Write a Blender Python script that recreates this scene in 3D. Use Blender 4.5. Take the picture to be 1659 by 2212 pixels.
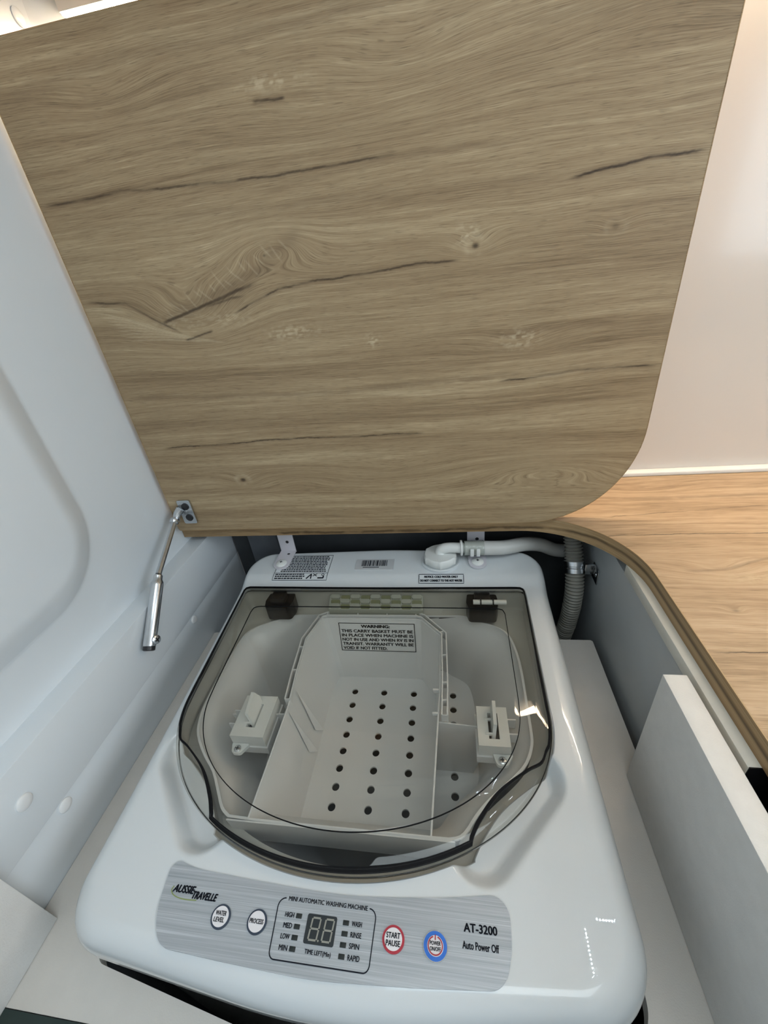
import bpy, bmesh, math, random
import numpy as np
from mathutils import Matrix, Vector

random.seed(7)
for o in list(bpy.data.objects):
    bpy.data.objects.remove(o, do_unlink=True)
S = bpy.context.scene
C = S.collection

# ------------------------------------------------------------------ camera
# world: X along the bench, Y into the bench, Z up, metres; the lens is the origin
cam = bpy.data.cameras.new('camera'); cam_o = bpy.data.objects.new('camera', cam); C.objects.link(cam_o)
RIGHT = Vector((0.98660107, 0.1232897, -0.10685492))
DOWN = Vector((-0.02762113, -0.51926963, -0.85416399))
FWD = Vector((-0.16079614, 0.84567056, -0.50890657))
m = Matrix.Identity(4)
for i in range(3):
    m[i][0] = RIGHT[i]; m[i][1] = -DOWN[i]; m[i][2] = -FWD[i]
cam_o.matrix_world = m
cam.sensor_fit = 'HORIZONTAL'; cam.sensor_width = 36.0
cam.lens = 888.74 / 1659.0 * 36.0
cam.clip_start = 0.01; cam.clip_end = 50
S.camera = cam_o

# ------------------------------------------------------------------ world, lights, exposure
W = bpy.data.worlds.new('world'); S.world = W; W.use_nodes = True
W.node_tree.nodes['Background'].inputs[0].default_value = (0.75, 0.86, 1.0, 1)
W.node_tree.nodes['Background'].inputs[1].default_value = 0.3
S.view_settings.view_transform = 'Standard'; S.view_settings.look = 'None'
S.view_settings.exposure = -0.18; S.view_settings.gamma = 1.0
S.view_settings.use_curve_mapping = False
S.cycles.use_light_tree = False; S.cycles.adaptive_threshold = 0.02
S.cycles.max_bounces = 5; S.cycles.diffuse_bounces = 3; S.cycles.glossy_bounces = 2; S.cycles.transparent_max_bounces = 16
S.cycles.caustics_reflective = False; S.cycles.caustics_refractive = False
LED_STRENGTH = 62.0          # warm strip under the overhead cupboard
LED_COLOUR = (1.0, 0.80, 0.58)
CEILING_STRENGTH = 4.2       # cool white ceiling panel above and behind the photographer
CEILING_COLOUR = (0.84, 0.95, 1.0)
WINDOW_STRENGTH = 5.5        # daylight through the window at the right
WINDOW_COLOUR = (0.80, 0.91, 1.0)


# ------------------------------------------------------------------ node helpers
def srgb(r, g, b):
    f = lambda c: (c / 255 / 12.92) if c <= 10.31475 else (((c / 255) + 0.055) / 1.055) ** 2.4
    return (f(r), f(g), f(b), 1.0)


class NT:
    def __init__(s, mat):
        s.t = mat.node_tree; s.n = s.t.nodes; s.l = s.t.links

    def put(s, sock, v):
        if isinstance(v, bpy.types.NodeSocket): s.l.new(v, sock)
        else: sock.default_value = v

    def math(s, op, a, b=None, c=None, clamp=False):
        nd = s.n.new('ShaderNodeMath'); nd.operation = op; nd.use_clamp = clamp
        for k, v in enumerate((a, b, c)):
            if v is not None: s.put(nd.inputs[k], v)
        return nd.outputs[0]

    def add(s, a, b): return s.math('ADD', a, b)
    def sub(s, a, b): return s.math('SUBTRACT', a, b)
    def mul(s, a, b): return s.math('MULTIPLY', a, b)

    def sstep(s, v, a, b, lo=0.0, hi=1.0):
        nd = s.n.new('ShaderNodeMapRange'); nd.interpolation_type = 'SMOOTHSTEP'
        s.put(nd.inputs['Value'], v)
        nd.inputs['From Min'].default_value = a; nd.inputs['From Max'].default_value = b
        nd.inputs['To Min'].default_value = lo; nd.inputs['To Max'].default_value = hi
        return nd.outputs[0]

    def comb(s, x, y, z=0.0):
        nd = s.n.new('ShaderNodeCombineXYZ')
        for k, v in enumerate((x, y, z)): s.put(nd.inputs[k], v)
        return nd.outputs[0]

    def noise(s, vec, scale=1.0, detail=3.0, rough=0.55, dist=0.0):
        nd = s.n.new('ShaderNodeTexNoise'); s.put(nd.inputs['Vector'], vec)
        nd.inputs['Scale'].default_value = scale; nd.inputs['Detail'].default_value = detail
        nd.inputs['Roughness'].default_value = rough; nd.inputs['Distortion'].default_value = dist
        return nd.outputs['Fac']

    def mix(s, f, a, b, mode='MIX'):
        nd = s.n.new('ShaderNodeMix'); nd.data_type = 'RGBA'; nd.blend_type = mode
        s.put(nd.inputs[0], f); s.put(nd.inputs[6], a); s.put(nd.inputs[7], b)
        return nd.outputs[2]

    def ramp(s, f, stops):
        nd = s.n.new('ShaderNodeValToRGB'); s.put(nd.inputs[0], f)
        e = nd.color_ramp.elements
        while len(e) < len(stops): e.new(0.5)
        for k, (p, c) in enumerate(stops): e[k].position = p; e[k].color = c
        return nd.outputs[0]

    def xyz(s):
        tc = s.n.new('ShaderNodeTexCoord'); sp = s.n.new('ShaderNodeSeparateXYZ')
        s.l.new(tc.outputs['Object'], sp.inputs[0]); return sp.outputs


def base_mat(name, col, rough=0.4, metal=0.0, coat=0.0, spec=0.5, var=0.03, scale=30.0, bump=0.0, bscale=400.0):
    """Principled material with a faint procedural tone variation and optional fine relief."""
    mt = bpy.data.materials.new(name); mt.use_nodes = True
    t = NT(mt); b = t.n['Principled BSDF']
    tc = t.n.new('ShaderNodeTexCoord')
    n = t.noise(tc.outputs['Object'], scale, 3)
    lo = tuple(c * (1 - var) for c in col[:3]) + (1,); hi = tuple(min(1, c * (1 + var)) for c in col[:3]) + (1,)
    t.l.new(t.ramp(n, [(0.3, lo), (0.7, hi)]), b.inputs['Base Color'])
    b.inputs['Roughness'].default_value = rough; b.inputs['Metallic'].default_value = metal
    b.inputs['Coat Weight'].default_value = coat; b.inputs['Coat Roughness'].default_value = 0.012
    b.inputs['Specular IOR Level'].default_value = spec
    if bump:
        bp = t.n.new('ShaderNodeBump'); bp.inputs['Strength'].default_value = bump; bp.inputs['Distance'].default_value = 0.001
        t.l.new(t.noise(tc.outputs['Object'], bscale, 3), bp.inputs['Height'])
        t.l.new(bp.outputs[0], b.inputs['Normal'])
    return mt


def emit_mat(name, col, strength):
    mt = bpy.data.materials.new(name); mt.use_nodes = True
    b = mt.node_tree.nodes['Principled BSDF']
    b.inputs['Base Color'].default_value = (.8, .8, .8, 1)
    b.inputs['Emission Color'].default_value = tuple(col) + (1,)
    b.inputs['Emission Strength'].default_value = strength
    return mt


def smoky_glass(name, tint, gloss_rough=0.02, ior=1.45):
    mt = bpy.data.materials.new(name); mt.use_nodes = True
    t = NT(mt); t.n.remove(t.n['Principled BSDF']); out = t.n['Material Output']
    tr = t.n.new('ShaderNodeBsdfTransparent')
    tc = t.n.new('ShaderNodeTexCoord')
    n = t.noise(tc.outputs['Object'], 9.0, 2)
    lw = t.n.new('ShaderNodeLayerWeight'); lw.inputs[0].default_value = 0.5
    base = t.ramp(n, [(0.2, tint), (0.8, tuple(min(1, c * 1.03) for c in tint[:3]) + (1,))])
    # longer path through the sheet at a slant absorbs more
    t.l.new(t.mix(t.math('POWER', lw.outputs['Facing'], 2.0), base, tuple(c ** 3 for c in tint[:3]) + (1,)), tr.inputs[0])
    gl = t.n.new('ShaderNodeBsdfGlossy'); gl.inputs['Roughness'].default_value = gloss_rough
    r0 = ((ior - 1) / (ior + 1)) ** 2
    fac = t.add(t.mul(t.math('POWER', lw.outputs['Facing'], 5.0), 1 - r0), r0)
    mx = t.n.new('ShaderNodeMixShader')
    t.l.new(fac, mx.inputs[0]); t.l.new(tr.outputs[0], mx.inputs[1]); t.l.new(gl.outputs[0], mx.inputs[2])
    t.l.new(mx.outputs[0], out.inputs[0])
    return mt


def wood_mat(name, ua, va, u0, v0, cracks=(), knots=(), spots=(), streaks=(), seed=0.0, rough=0.42,
             dark=(98, 80, 57), mid=(150, 129, 99), light=(180, 160, 128)):
    """Oak laminate: grain runs along ua; cracks, knots, dark streaks sit at given (u, v) places of the board."""
    mt = bpy.data.materials.new(name); mt.use_nodes = True
    t = NT(mt); b = t.n['Principled BSDF']
    p = t.xyz()
    u = t.add(p[ua], u0); v = t.add(p[va], v0)
    # slow waviness of the grain
    w1 = t.noise(t.comb(t.mul(u, 2.2), t.mul(v, 7.0), seed), 1.0, 2)
    w2 = t.noise(t.comb(t.mul(u, 9.0), t.mul(v, 22.0), seed + 5), 1.0, 2)
    vw = t.add(t.add(v, t.mul(t.sub(w1, 0.5), 0.022)), t.mul(t.sub(w2, 0.5), 0.004))
    kd = None
    for (ku, kv, su, sv, amp, drk) in knots:
        du = t.math('DIVIDE', t.sub(u, ku), su); dv = t.math('DIVIDE', t.sub(v, kv), sv)
        r2 = t.add(t.mul(du, du), t.mul(dv, dv))
        g = t.math('EXPONENT', t.mul(r2, -1.0))
        vw = t.add(vw, t.mul(g, amp * 0.55))
        if drk:
            c = t.math('EXPONENT', t.mul(r2, -14.0))
            kd = t.mul(c, drk) if kd is None else t.add(kd, t.mul(c, drk))
    broad = t.noise(t.comb(t.mul(u, 1.3), t.mul(vw, 26.0), seed + 1), 1.0, 3, 0.6)
    grain = t.noise(t.comb(t.mul(u, 7.0), t.mul(vw, 150.0), seed + 2), 1.0, 4, 0.6)
    fine = t.noise(t.comb(t.mul(u, 28.0), t.mul(vw, 700.0), seed + 3), 1.0, 3, 0.6)
    blot = t.noise(t.comb(t.mul(u, 5.0), t.mul(v, 11.0), seed + 4), 1.0, 3)
    ring = t.math('SINE', t.add(t.mul(vw, 520.0), t.mul(w1, 6.0)))
    f = t.add(t.mul(broad, 0.30), t.add(t.mul(grain, 0.34), t.add(t.mul(fine, 0.30), t.mul(blot, 0.12))))
    f = t.add(f, t.mul(ring, 0.018))
    col = t.ramp(f, [(0.36, srgb(*dark)), (0.52, srgb(*mid)), (0.69, srgb(*light))])
    # pores: short dark dashes along the grain
    pores = t.noise(t.comb(t.mul(u, 38.0), t.mul(vw, 900.0), seed + 8), 1.0, 2, 0.5)
    col = t.mix(t.sstep(pores, 0.60, 0.74, 0.0, 0.42), col, srgb(74, 56, 36))
    # pale flecks (rays)
    ray = t.noise(t.comb(t.mul(u, 22.0), t.mul(vw, 420.0), seed + 9), 1.0, 2, 0.5)
    col = t.mix(t.sstep(ray, 0.62, 0.78, 0.0, 0.45), col, srgb(196, 176, 140))
    spk = t.sstep(t.noise(t.comb(t.mul(u, 120.0), t.mul(v, 190.0), seed), 1.0, 2), 0.35, 0.65) if spots else None
    for (su, sv, ru, rv, amt, c) in spots:
        du = t.math('DIVIDE', t.sub(u, su), ru); dv = t.math('DIVIDE', t.sub(v, sv), rv)
        g = t.math('EXPONENT', t.mul(t.add(t.mul(du, du), t.mul(dv, dv)), -1.0))
        g = t.mul(g, spk)
        col = t.mix(t.mul(g, amt), col, srgb(*c))
    jit = t.mul(t.sub(t.noise(t.comb(t.mul(u, 45.0), t.mul(v, 30.0), seed + 6), 1.0, 3), 0.5), 0.006)
    brk = t.sstep(t.noise(t.comb(t.mul(u, 30.0), t.mul(v, 8.0), seed + 7), 1.0, 2), 0.30, 0.52, 0.35, 1.0)
    for pts, wd, amt, soft in list(cracks) + list(streaks):
        ua0, ub0 = pts[0][0], pts[-1][0]
        lo = min(q[1] for q in pts) - 0.001; hi = max(q[1] for q in pts) + 0.001
        cv = t.n.new('ShaderNodeFloatCurve')
        t.put(cv.inputs['Value'], t.math('DIVIDE', t.sub(u, ua0), ub0 - ua0, clamp=True))
        cu = cv.mapping.curves[0]
        norm = [((q[0] - ua0) / (ub0 - ua0), (q[1] - lo) / (hi - lo)) for q in pts]
        cu.points[0].location = norm[0]; cu.points[1].location = norm[-1]
        for q in norm[1:-1]: cu.points.new(*q)
        cv.mapping.update()
        line = t.add(t.mul(cv.outputs[0], hi - lo), lo)
        d = t.math('ABSOLUTE', t.sub(t.add(v, jit), line))
        body = t.sstep(d, wd * soft, wd, 1.0, 0.0)
        fade = 0.02 if len(pts) > 2 else 0.004
        rng = t.mul(t.sstep(u, ua0 - .001, ua0 + fade), t.sstep(u, ub0 - fade, ub0 + .001, 1.0, 0.0))
        col = t.mix(t.mul(t.mul(body, rng), t.mul(brk, amt)), col, srgb(58, 42, 25))
    if kd is not None:
        col = t.mix(t.math('MINIMUM', kd, 0.9), col, srgb(50, 36, 24))
    t.l.new(col, b.inputs['Base Color'])
    b.inputs['Roughness'].default_value = rough
    b.inputs['Specular IOR Level'].default_value = 0.35
    bp = t.n.new('ShaderNodeBump'); bp.inputs['Strength'].default_value = 0.25; bp.inputs['Distance'].default_value = 0.0006
    t.l.new(t.add(fine, grain), bp.inputs['Height']); t.l.new(bp.outputs[0], b.inputs['Normal'])
    return mt


# ------------------------------------------------------------------ mesh helpers
ORIG = {}       # world position of each object's own origin


def tag(o, label=None, cat=None, group=None, kind=None):
    if label: o['label'] = label
    if cat: o['category'] = cat
    if group: o['group'] = group
    if kind: o['kind'] = kind
    return o


def thing(name, loc, label, cat, group=None):
    o = bpy.data.objects.new(name, None); C.objects.link(o); o.location = loc
    o.empty_display_size = 0.02
    ORIG[o.name] = Vector(loc)
    return tag(o, label, cat, group)


def mk(name, verts, faces, mat, parent=None, smooth=False, angle=35, label=None, cat=None, kind=None, group=None):
    """One mesh object from world-space verts; its origin is its parent's, or its own base centre when top-level."""
    vs = np.array([tuple(v) for v in verts], float)
    if parent is not None:
        org = ORIG[parent.name]
    else:
        lo, hi = vs.min(0), vs.max(0)
        org = Vector(((lo[0] + hi[0]) / 2, (lo[1] + hi[1]) / 2, lo[2]))
    me = bpy.data.meshes.new(name)
    me.from_pydata([tuple(v) for v in (vs - np.array(org))], [], [tuple(f) for f in faces])
    bm = bmesh.new(); bm.from_mesh(me)
    bmesh.ops.remove_doubles(bm, verts=bm.verts, dist=1e-7)
    bmesh.ops.recalc_face_normals(bm, faces=bm.faces)
    bm.to_mesh(me); bm.free()
    me.materials.append(mat)
    if smooth:
        me.shade_smooth(); me.set_sharp_from_angle(angle=math.radians(angle))
    o = bpy.data.objects.new(name, me); C.objects.link(o)
    if parent is not None:
        o.parent = parent
    else:
        o.location = org
    ORIG[o.name] = Vector(org)
    return tag(o, label, cat, group, kind)


def box_vf(x, y, z, bevel=0.0, seg=2):
    bm = bmesh.new(); bmesh.ops.create_cube(bm, size=1.0)
    for v in bm.verts:
        v.co = Vector(((x[0] + x[1]) / 2 + v.co.x * (x[1] - x[0]), (y[0] + y[1]) / 2 + v.co.y * (y[1] - y[0]),
                       (z[0] + z[1]) / 2 + v.co.z * (z[1] - z[0])))
    if bevel: bmesh.ops.bevel(bm, geom=bm.edges[:], offset=bevel, segments=seg, profile=0.5, affect='EDGES')
    bm.verts.index_update()
    r = ([v.co.copy() for v in bm.verts], [[v.index for v in f.verts] for f in bm.faces]); bm.free()
    return r


def box(name, x, y, z, mat, parent=None, bevel=0.0, **k):
    v, f = box_vf(x, y, z, bevel)
    return mk(name, v, f, mat, parent, smooth=bool(bevel), angle=40, **k)


def join(*vfs):
    V, F = [], []
    for v, f in vfs:
        n = len(V); V += list(v); F += [[i + n for i in q] for q in f]
    return V, F


def prism_vf(poly, a, b, axis='z'):
    """Extrude a 2-D outline from a to b along an axis; poly is (x,y) for z, (x,z) for y, (y,z) for x."""
    n = len(poly)
    P3 = {'z': lambda q, h: (q[0], q[1], h), 'y': lambda q, h: (q[0], h, q[1]), 'x': lambda q, h: (h, q[0], q[1])}[axis]
    V = [P3(q, a) for q in poly] + [P3(q, b) for q in poly]
    F = [list(range(n))[::-1], list(range(n, 2 * n))] + [[i, (i + 1) % n, n + (i + 1) % n, n + i] for i in range(n)]
    return V, F


def frame_axes(d):
    d = Vector(d).normalized(); a = Vector((0, 0, 1)) if abs(d.z) < 0.9 else Vector((1, 0, 0))
    e1 = d.cross(a).normalized(); return d, e1, d.cross(e1).normalized()


def tube_vf(pts, rad, seg=16, caps=True, smooth_path=0):
    pts = [Vector(p) for p in pts]
    if smooth_path: pts = catmull(pts, smooth_path)
    n = len(pts); R = rad if callable(rad) else (lambda s: rad)
    V, F = [], []
    L = [0.0]
    for i in range(1, n): L.append(L[-1] + (pts[i] - pts[i - 1]).length)
    _, e1, _ = frame_axes(pts[1] - pts[0])
    for i in range(n):
        d = (pts[min(i + 1, n - 1)] - pts[max(i - 1, 0)]).normalized()
        e1 = (e1 - d * e1.dot(d)).normalized(); e2 = d.cross(e1)
        r = R(L[i])
        for k in range(seg):
            a = 2 * math.pi * k / seg; V.append(pts[i] + e1 * (r * math.cos(a)) + e2 * (r * math.sin(a)))
    for i in range(n - 1):
        for k in range(seg):
            F.append([i * seg + k, i * seg + (k + 1) % seg, (i + 1) * seg + (k + 1) % seg, (i + 1) * seg + k])
    if caps: F += [list(range(seg))[::-1], list(range((n - 1) * seg, n * seg))]
    return V, F


def catmull(pts, k):
    pts = [Vector(p) for p in pts]; out = []
    q = [pts[0] * 2 - pts[1]] + pts + [pts[-1] * 2 - pts[-2]]
    for i in range(1, len(q) - 2):
        for j in range(k):
            t = j / k; a, b, c, d = q[i - 1], q[i], q[i + 1], q[i + 2]
            out.append(0.5 * ((2 * b) + (c - a) * t + (2 * a - 5 * b + 4 * c - d) * t * t + (3 * b - a - 3 * c + d) * t ** 3))
    return out + [pts[-1]]


def lathe_vf(prof, centre, axis=(0, 0, 1), seg=28, lobes=None):
    """prof: (radius, height) pairs along the axis."""
    d, e1, e2 = frame_axes(axis); c = Vector(centre); V, F = [], []
    for r, h in prof:
        for k in range(seg):
            a = 2 * math.pi * k / seg; rr = r * (lobes(a) if lobes else 1.0)
            V.append(c + d * h + e1 * (rr * math.cos(a)) + e2 * (rr * math.sin(a)))
    for i in range(len(prof) - 1):
        for k in range(seg):
            F.append([i * seg + k, i * seg + (k + 1) % seg, (i + 1) * seg + (k + 1) % seg, (i + 1) * seg + k])
    F += [list(range(seg))[::-1], list(range((len(prof) - 1) * seg, len(prof) * seg))]
    return V, F


def round_poly(pts, k=8):
    """pts: (x, y, radius) corners -> outline with arcs."""
    out = []; n = len(pts)
    for i in range(n):
        p = Vector(pts[i][:2]); r = pts[i][2]
        a = Vector(pts[i - 1][:2]) - p; b = Vector(pts[(i + 1) % n][:2]) - p
        if r <= 0: out.append((p.x, p.y)); continue
        la, lb = a.length, b.length; a.normalize(); b.normalize()
        ang = math.acos(max(-1, min(1, a.dot(b))))
        t = min(r / math.tan(ang / 2), la * 0.5, lb * 0.5); r = t * math.tan(ang / 2)
        c = p + (a + b).normalized() * (r / math.sin(ang / 2))
        s, e = p + a * t - c, p + b * t - c
        a0 = math.atan2(s.y, s.x); da = math.atan2(e.y, e.x) - a0
        while da > math.pi: da -= 2 * math.pi
        while da < -math.pi: da += 2 * math.pi
        for j in range(k + 1):
            q = a0 + da * j / k; out.append((c.x + r * math.cos(q), c.y + r * math.sin(q)))
    return out


def ribbon_vf(path, half, z, thick, closed=False):
    """Flat strip along a 2-D path (list of (x,y)); z(x,y) gives its top."""
    n = len(path); P = [Vector(p) for p in path]; V = []; F = []
    hw = half if callable(half) else (lambda i: half)
    for i in range(n):
        a = P[(i - 1) % n] if (closed or i) else P[i]; b = P[(i + 1) % n] if (closed or i < n - 1) else P[i]
        d = (b - a).normalized(); nn = Vector((-d.y, d.x)) * hw(i)
        for q in (P[i] + nn, P[i] - nn):
            h = z(q.x, q.y)
            V.append((q.x, q.y, h)); V.append((q.x, q.y, h - thick))
    m_ = n if closed else n - 1
    for i in range(m_):
        a, b = 4 * i, 4 * ((i + 1) % n)
        F += [[a, b, b + 2, a + 2], [a + 1, a + 3, b + 3, b + 1], [a, a + 1, b + 1, b], [a + 2, b + 2, b + 3, a + 3]]
    if not closed:
        F += [[0, 2, 3, 1], [4 * n - 4, 4 * n - 3, 4 * n - 1, 4 * n - 2]]
    return V, F


def text_vf(s, bold=0.0, shear=0.0):
    """Triangulated outline of a string scaled to a unit box 0..1 x 0..1 (plus its width/height ratio)."""
    cu = bpy.data.curves.new('tmp', 'FONT'); cu.body = s; cu.size = 1.0; cu.offset = bold; cu.resolution_u = 3; cu.shear = shear
    cu.align_x = 'LEFT'
    ob = bpy.data.objects.new('tmp', cu); C.objects.link(ob); bpy.context.view_layer.update()
    me = ob.to_mesh()
    V = np.array([v.co[:2] for v in me.vertices]); F = [list(p.vertices) for p in me.polygons]
    ob.to_mesh_clear(); bpy.data.objects.remove(ob); bpy.data.curves.remove(cu)
    lo, hi = V.min(0), V.max(0); sz = hi - lo
    return (V - lo) / sz, F, sz[0] / sz[1]


def text_on(name, s, x0, x1, y0, y1, place, mat, parent, bold=0.012, shear=0.0):
    """Lettering filling the box x0..x1, y0..y1 of a surface; place(a, b) gives the 3-D point."""
    V, F, _ = text_vf(s, 0.0, shear)
    VV, FF = [], []; e = abs(y1 - y0) * bold * 3.2
    for k, (ox, oy) in enumerate(((-e, 0), (e, 0), (0, -e * .6), (0, e * .6)) if bold else ((0, 0),)):
        FF += [[i + len(VV) for i in q] for q in F]
        VV += [place(x0 + v[0] * (x1 - x0) + ox, y0 + v[1] * (y1 - y0) + oy) for v in V]
    return mk(name, VV, FF, mat, parent)


# ------------------------------------------------------------------ materials
M = {}
M['white_gloss'] = base_mat('white_gloss_plastic', (0.70, 0.735, 0.75, 1), 0.28, coat=0.8, var=0.01, scale=6)
M['wall_white'] = base_mat('white_moulded_wall', (0.74, 0.79, 0.825, 1), 0.24, coat=0.2, var=0.015, scale=5)
M['board_white'] = base_mat('white_board', (0.76, 0.76, 0.74, 1), 0.5, var=0.03, scale=60, bump=0.25, bscale=700)
M['board_warm'] = base_mat('warm_white_board', (0.70, 0.665, 0.615, 1), 0.5, var=0.02, scale=40, bump=0.2, bscale=700)
M['panel_grey'] = base_mat('pale_grey_panel', (0.50, 0.53, 0.54, 1), 0.5, var=0.03, scale=20)
M['cream_rail'] = base_mat('cream_rail', (0.78, 0.76, 0.68, 1), 0.45)
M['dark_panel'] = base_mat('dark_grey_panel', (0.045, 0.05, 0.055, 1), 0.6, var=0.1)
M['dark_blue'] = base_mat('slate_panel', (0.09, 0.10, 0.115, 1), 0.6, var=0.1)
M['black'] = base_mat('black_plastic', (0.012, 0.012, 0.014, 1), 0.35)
M['rubber'] = base_mat('black_rubber', (0.006, 0.006, 0.007, 1), 0.75, spec=0.15)
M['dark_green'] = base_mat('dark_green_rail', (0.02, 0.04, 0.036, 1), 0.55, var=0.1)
M['cream_wall'] = base_mat('cream_gloss_wall', (0.74, 0.675, 0.61, 1), 0.16, coat=0.15, var=0.015, scale=3)
M['cream_cab'] = base_mat('cream_cupboard', (0.72, 0.66, 0.56, 1), 0.35)
M['bead'] = base_mat('white_bead', (0.82, 0.80, 0.76, 1), 0.35)
M['insert'] = base_mat('pale_grey_plastic', (0.78, 0.785, 0.775, 1), 0.38, var=0.015, scale=12)
M['basket'] = base_mat('basket_white', (0.83, 0.835, 0.83, 1), 0.35, var=0.015, scale=12)
M['well'] = base_mat('beige_grey_plastic', (0.50, 0.49, 0.44, 1), 0.4, var=0.03)
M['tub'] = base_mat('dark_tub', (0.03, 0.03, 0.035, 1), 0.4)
M['steel'] = base_mat('zinc_steel', (0.62, 0.64, 0.66, 1), 0.22, metal=1.0, var=0.06, scale=90)
M['bracket'] = base_mat('painted_bracket', (0.66, 0.64, 0.68, 1), 0.35)
M['nylon'] = base_mat('white_nylon', (0.78, 0.79, 0.76, 1), 0.4)
M['hose'] = base_mat('pale_hose', (0.60, 0.60, 0.57, 1), 0.4)
M['clear'] = smoky_glass('clear_clamp', (0.86, 0.88, 0.86, 1), 0.08)
M['corrugated'] = base_mat('grey_corrugated_hose', (0.30, 0.29, 0.25, 1), 0.45, var=0.06)
M['ink'] = base_mat('black_ink', (0.008, 0.010, 0.018, 1), 0.6, spec=0.2)
M['label_grey'] = base_mat('grey_label', (0.52, 0.53, 0.54, 1), 0.4)
M['button_white'] = base_mat('button_white', (0.82, 0.80, 0.82, 1), 0.3)
M['button_rim'] = base_mat('button_dark_rim', (0.03, 0.045, 0.075, 1), 0.35)
M['button_red'] = base_mat('button_red_rim', (0.42, 0.03, 0.05, 1), 0.35)
M['button_blue'] = base_mat('button_blue_rim', (0.03, 0.16, 0.62, 1), 0.35)
M['button_chrome'] = base_mat('button_silver_rim', (0.55, 0.55, 0.56, 1), 0.25, metal=1.0)
M['lcd'] = base_mat('dark_display', (0.018, 0.024, 0.028, 1), 0.35)
M['segment'] = base_mat('unlit_segment', (0.30, 0.30, 0.26, 1), 0.4)
M['indicator'] = base_mat('unlit_indicator', (0.012, 0.018, 0.018, 1), 0.6)
M['olive'] = base_mat('olive_ink', (0.26, 0.32, 0.10, 1), 0.4)
M['grille'] = base_mat('grille_grey', (0.42, 0.43, 0.36, 1), 0.4)
M['olive_reflection'] = base_mat('grille_reflection_olive', (0.20, 0.21, 0.10, 1), 0.4)  # yellow-green reflection on the grille, put into the slat colour
M['cap'] = base_mat('white_screw_cap', (0.80, 0.81, 0.81, 1), 0.35)
M['glass'] = smoky_glass('smoky_lid', (0.905, 0.902, 0.885, 1), 0.015, 1.42)
M['glass_line'] = smoky_glass('smoky_lid_edge', (0.14, 0.13, 0.12, 1), 0.05)
M['floor'] = base_mat('grey_vinyl_floor', (0.22, 0.20, 0.18, 1), 0.5, var=0.15, scale=20)
M['ceil'] = base_mat('white_ceiling', (0.80, 0.80, 0.79, 1), 0.5)
M['led'] = emit_mat('warm_led', LED_COLOUR, LED_STRENGTH)
M['ceil_led'] = emit_mat('cool_ceiling_led', CEILING_COLOUR, CEILING_STRENGTH)
M['diode'] = emit_mat('cool_diode', (0.70, 0.88, 1.0), 420.0)
M['window'] = emit_mat('daylight_pane', WINDOW_COLOUR, WINDOW_STRENGTH)

# brushed aluminium control fascia
mt = bpy.data.materials.new('brushed_aluminium'); mt.use_nodes = True
t = NT(mt); b = t.n['Principled BSDF']; p = t.xyz()
n1 = t.noise(t.comb(t.mul(p[0], 10.0), t.mul(p[1], 1500.0)), 1.0, 3, 0.6)
n2 = t.noise(t.comb(t.mul(p[0], 4.0), t.mul(p[1], 420.0), 3.0), 1.0, 2, 0.5)
f_ = t.add(t.mul(n1, 0.6), t.mul(n2, 0.4))
t.l.new(t.ramp(f_, [(0.32, (0.34, 0.37, 0.40, 1)), (0.55, (0.47, 0.50, 0.53, 1)), (0.70, (0.66, 0.69, 0.72, 1))]), b.inputs['Base Color'])
b.inputs['Metallic'].default_value = 0.45; b.inputs['Roughness'].default_value = 0.38
M['alu'] = mt

# ================================================================== THE SETTING
ZC = -0.35              # worktop
ZD = -0.55              # deck around the washing machine
XL = -0.472             # left wall
YB = 0.69               # back wall
CEIL = 0.80; FLOOR = -1.25; YF = -1.25; XR = 1.30


def struct(name, v, f, mat, parent=None, **k):
    return mk(name, v, f, mat, parent, kind='structure', **k)


v, f = box_vf((XL - .1, XR + .1), (YF - .1, YB + .1), (FLOOR - .02, FLOOR)); struct('floor', v, f, M['floor'], label='grey vinyl floor of the van')
v, f = box_vf((XL - .1, XR + .1), (YF - .1, YB + .1), (CEIL, CEIL + .02)); struct('ceiling', v, f, M['ceil'], label='white ceiling over the bench')
v, f = box_vf((XL - .1, XR + .1), (YB, YB + .03), (FLOOR, CEIL)); struct('wall_back', v, f, M['cream_wall'], label='glossy cream splashback wall behind the lid')
v, f = box_vf((XR, XR + .03), (YF, YB), (FLOOR, CEIL)); struct('wall_right', v, f, M['ceil'], label='white wall at the far end of the bench')
v, f = box_vf((XL, XR), (YF - .03, YF), (FLOOR, CEIL)); struct('wall_front', v, f, M['ceil'], label='white wall behind the photographer')

# left wall: white moulding with a round-cornered recess
ny, nz = 210, 150
ys = np.linspace(-1.25, YB, ny); ys = np.unique(np.r_[np.linspace(-1.25, -.05, 30), np.linspace(-.05, YB, 260)])
zs = np.unique(np.r_[np.linspace(-.40, .1, 190), np.linspace(.1, CEIL, 60)])
ny, nz = len(ys), len(zs)


def wall_x(y, z):
    cy, cz, hy, hz, r = 0.02, 0.10, 0.383, 0.421, 0.10
    qx, qz = abs(y - cy) - hy + r, abs(z - cz) - hz + r
    d = math.hypot(max(qx, 0), max(qz, 0)) + min(max(qx, qz), 0) - r
    s = max(0.0, min(1.0, -d / 0.040))
    return XL + 0.016 * (s * 1.5 - 0.5 * s ** 3)


V = [(wall_x(y, z), y, z) for z in zs for y in ys]
F = [[j * ny + i, j * ny + i + 1, (j + 1) * ny + i + 1, (j + 1) * ny + i] for j in range(nz - 1) for i in range(ny - 1)]
struct('wall_left', V, F, M['wall_white'], smooth=True, angle=60, label='white moulded wall with a raised round-cornered panel')
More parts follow.
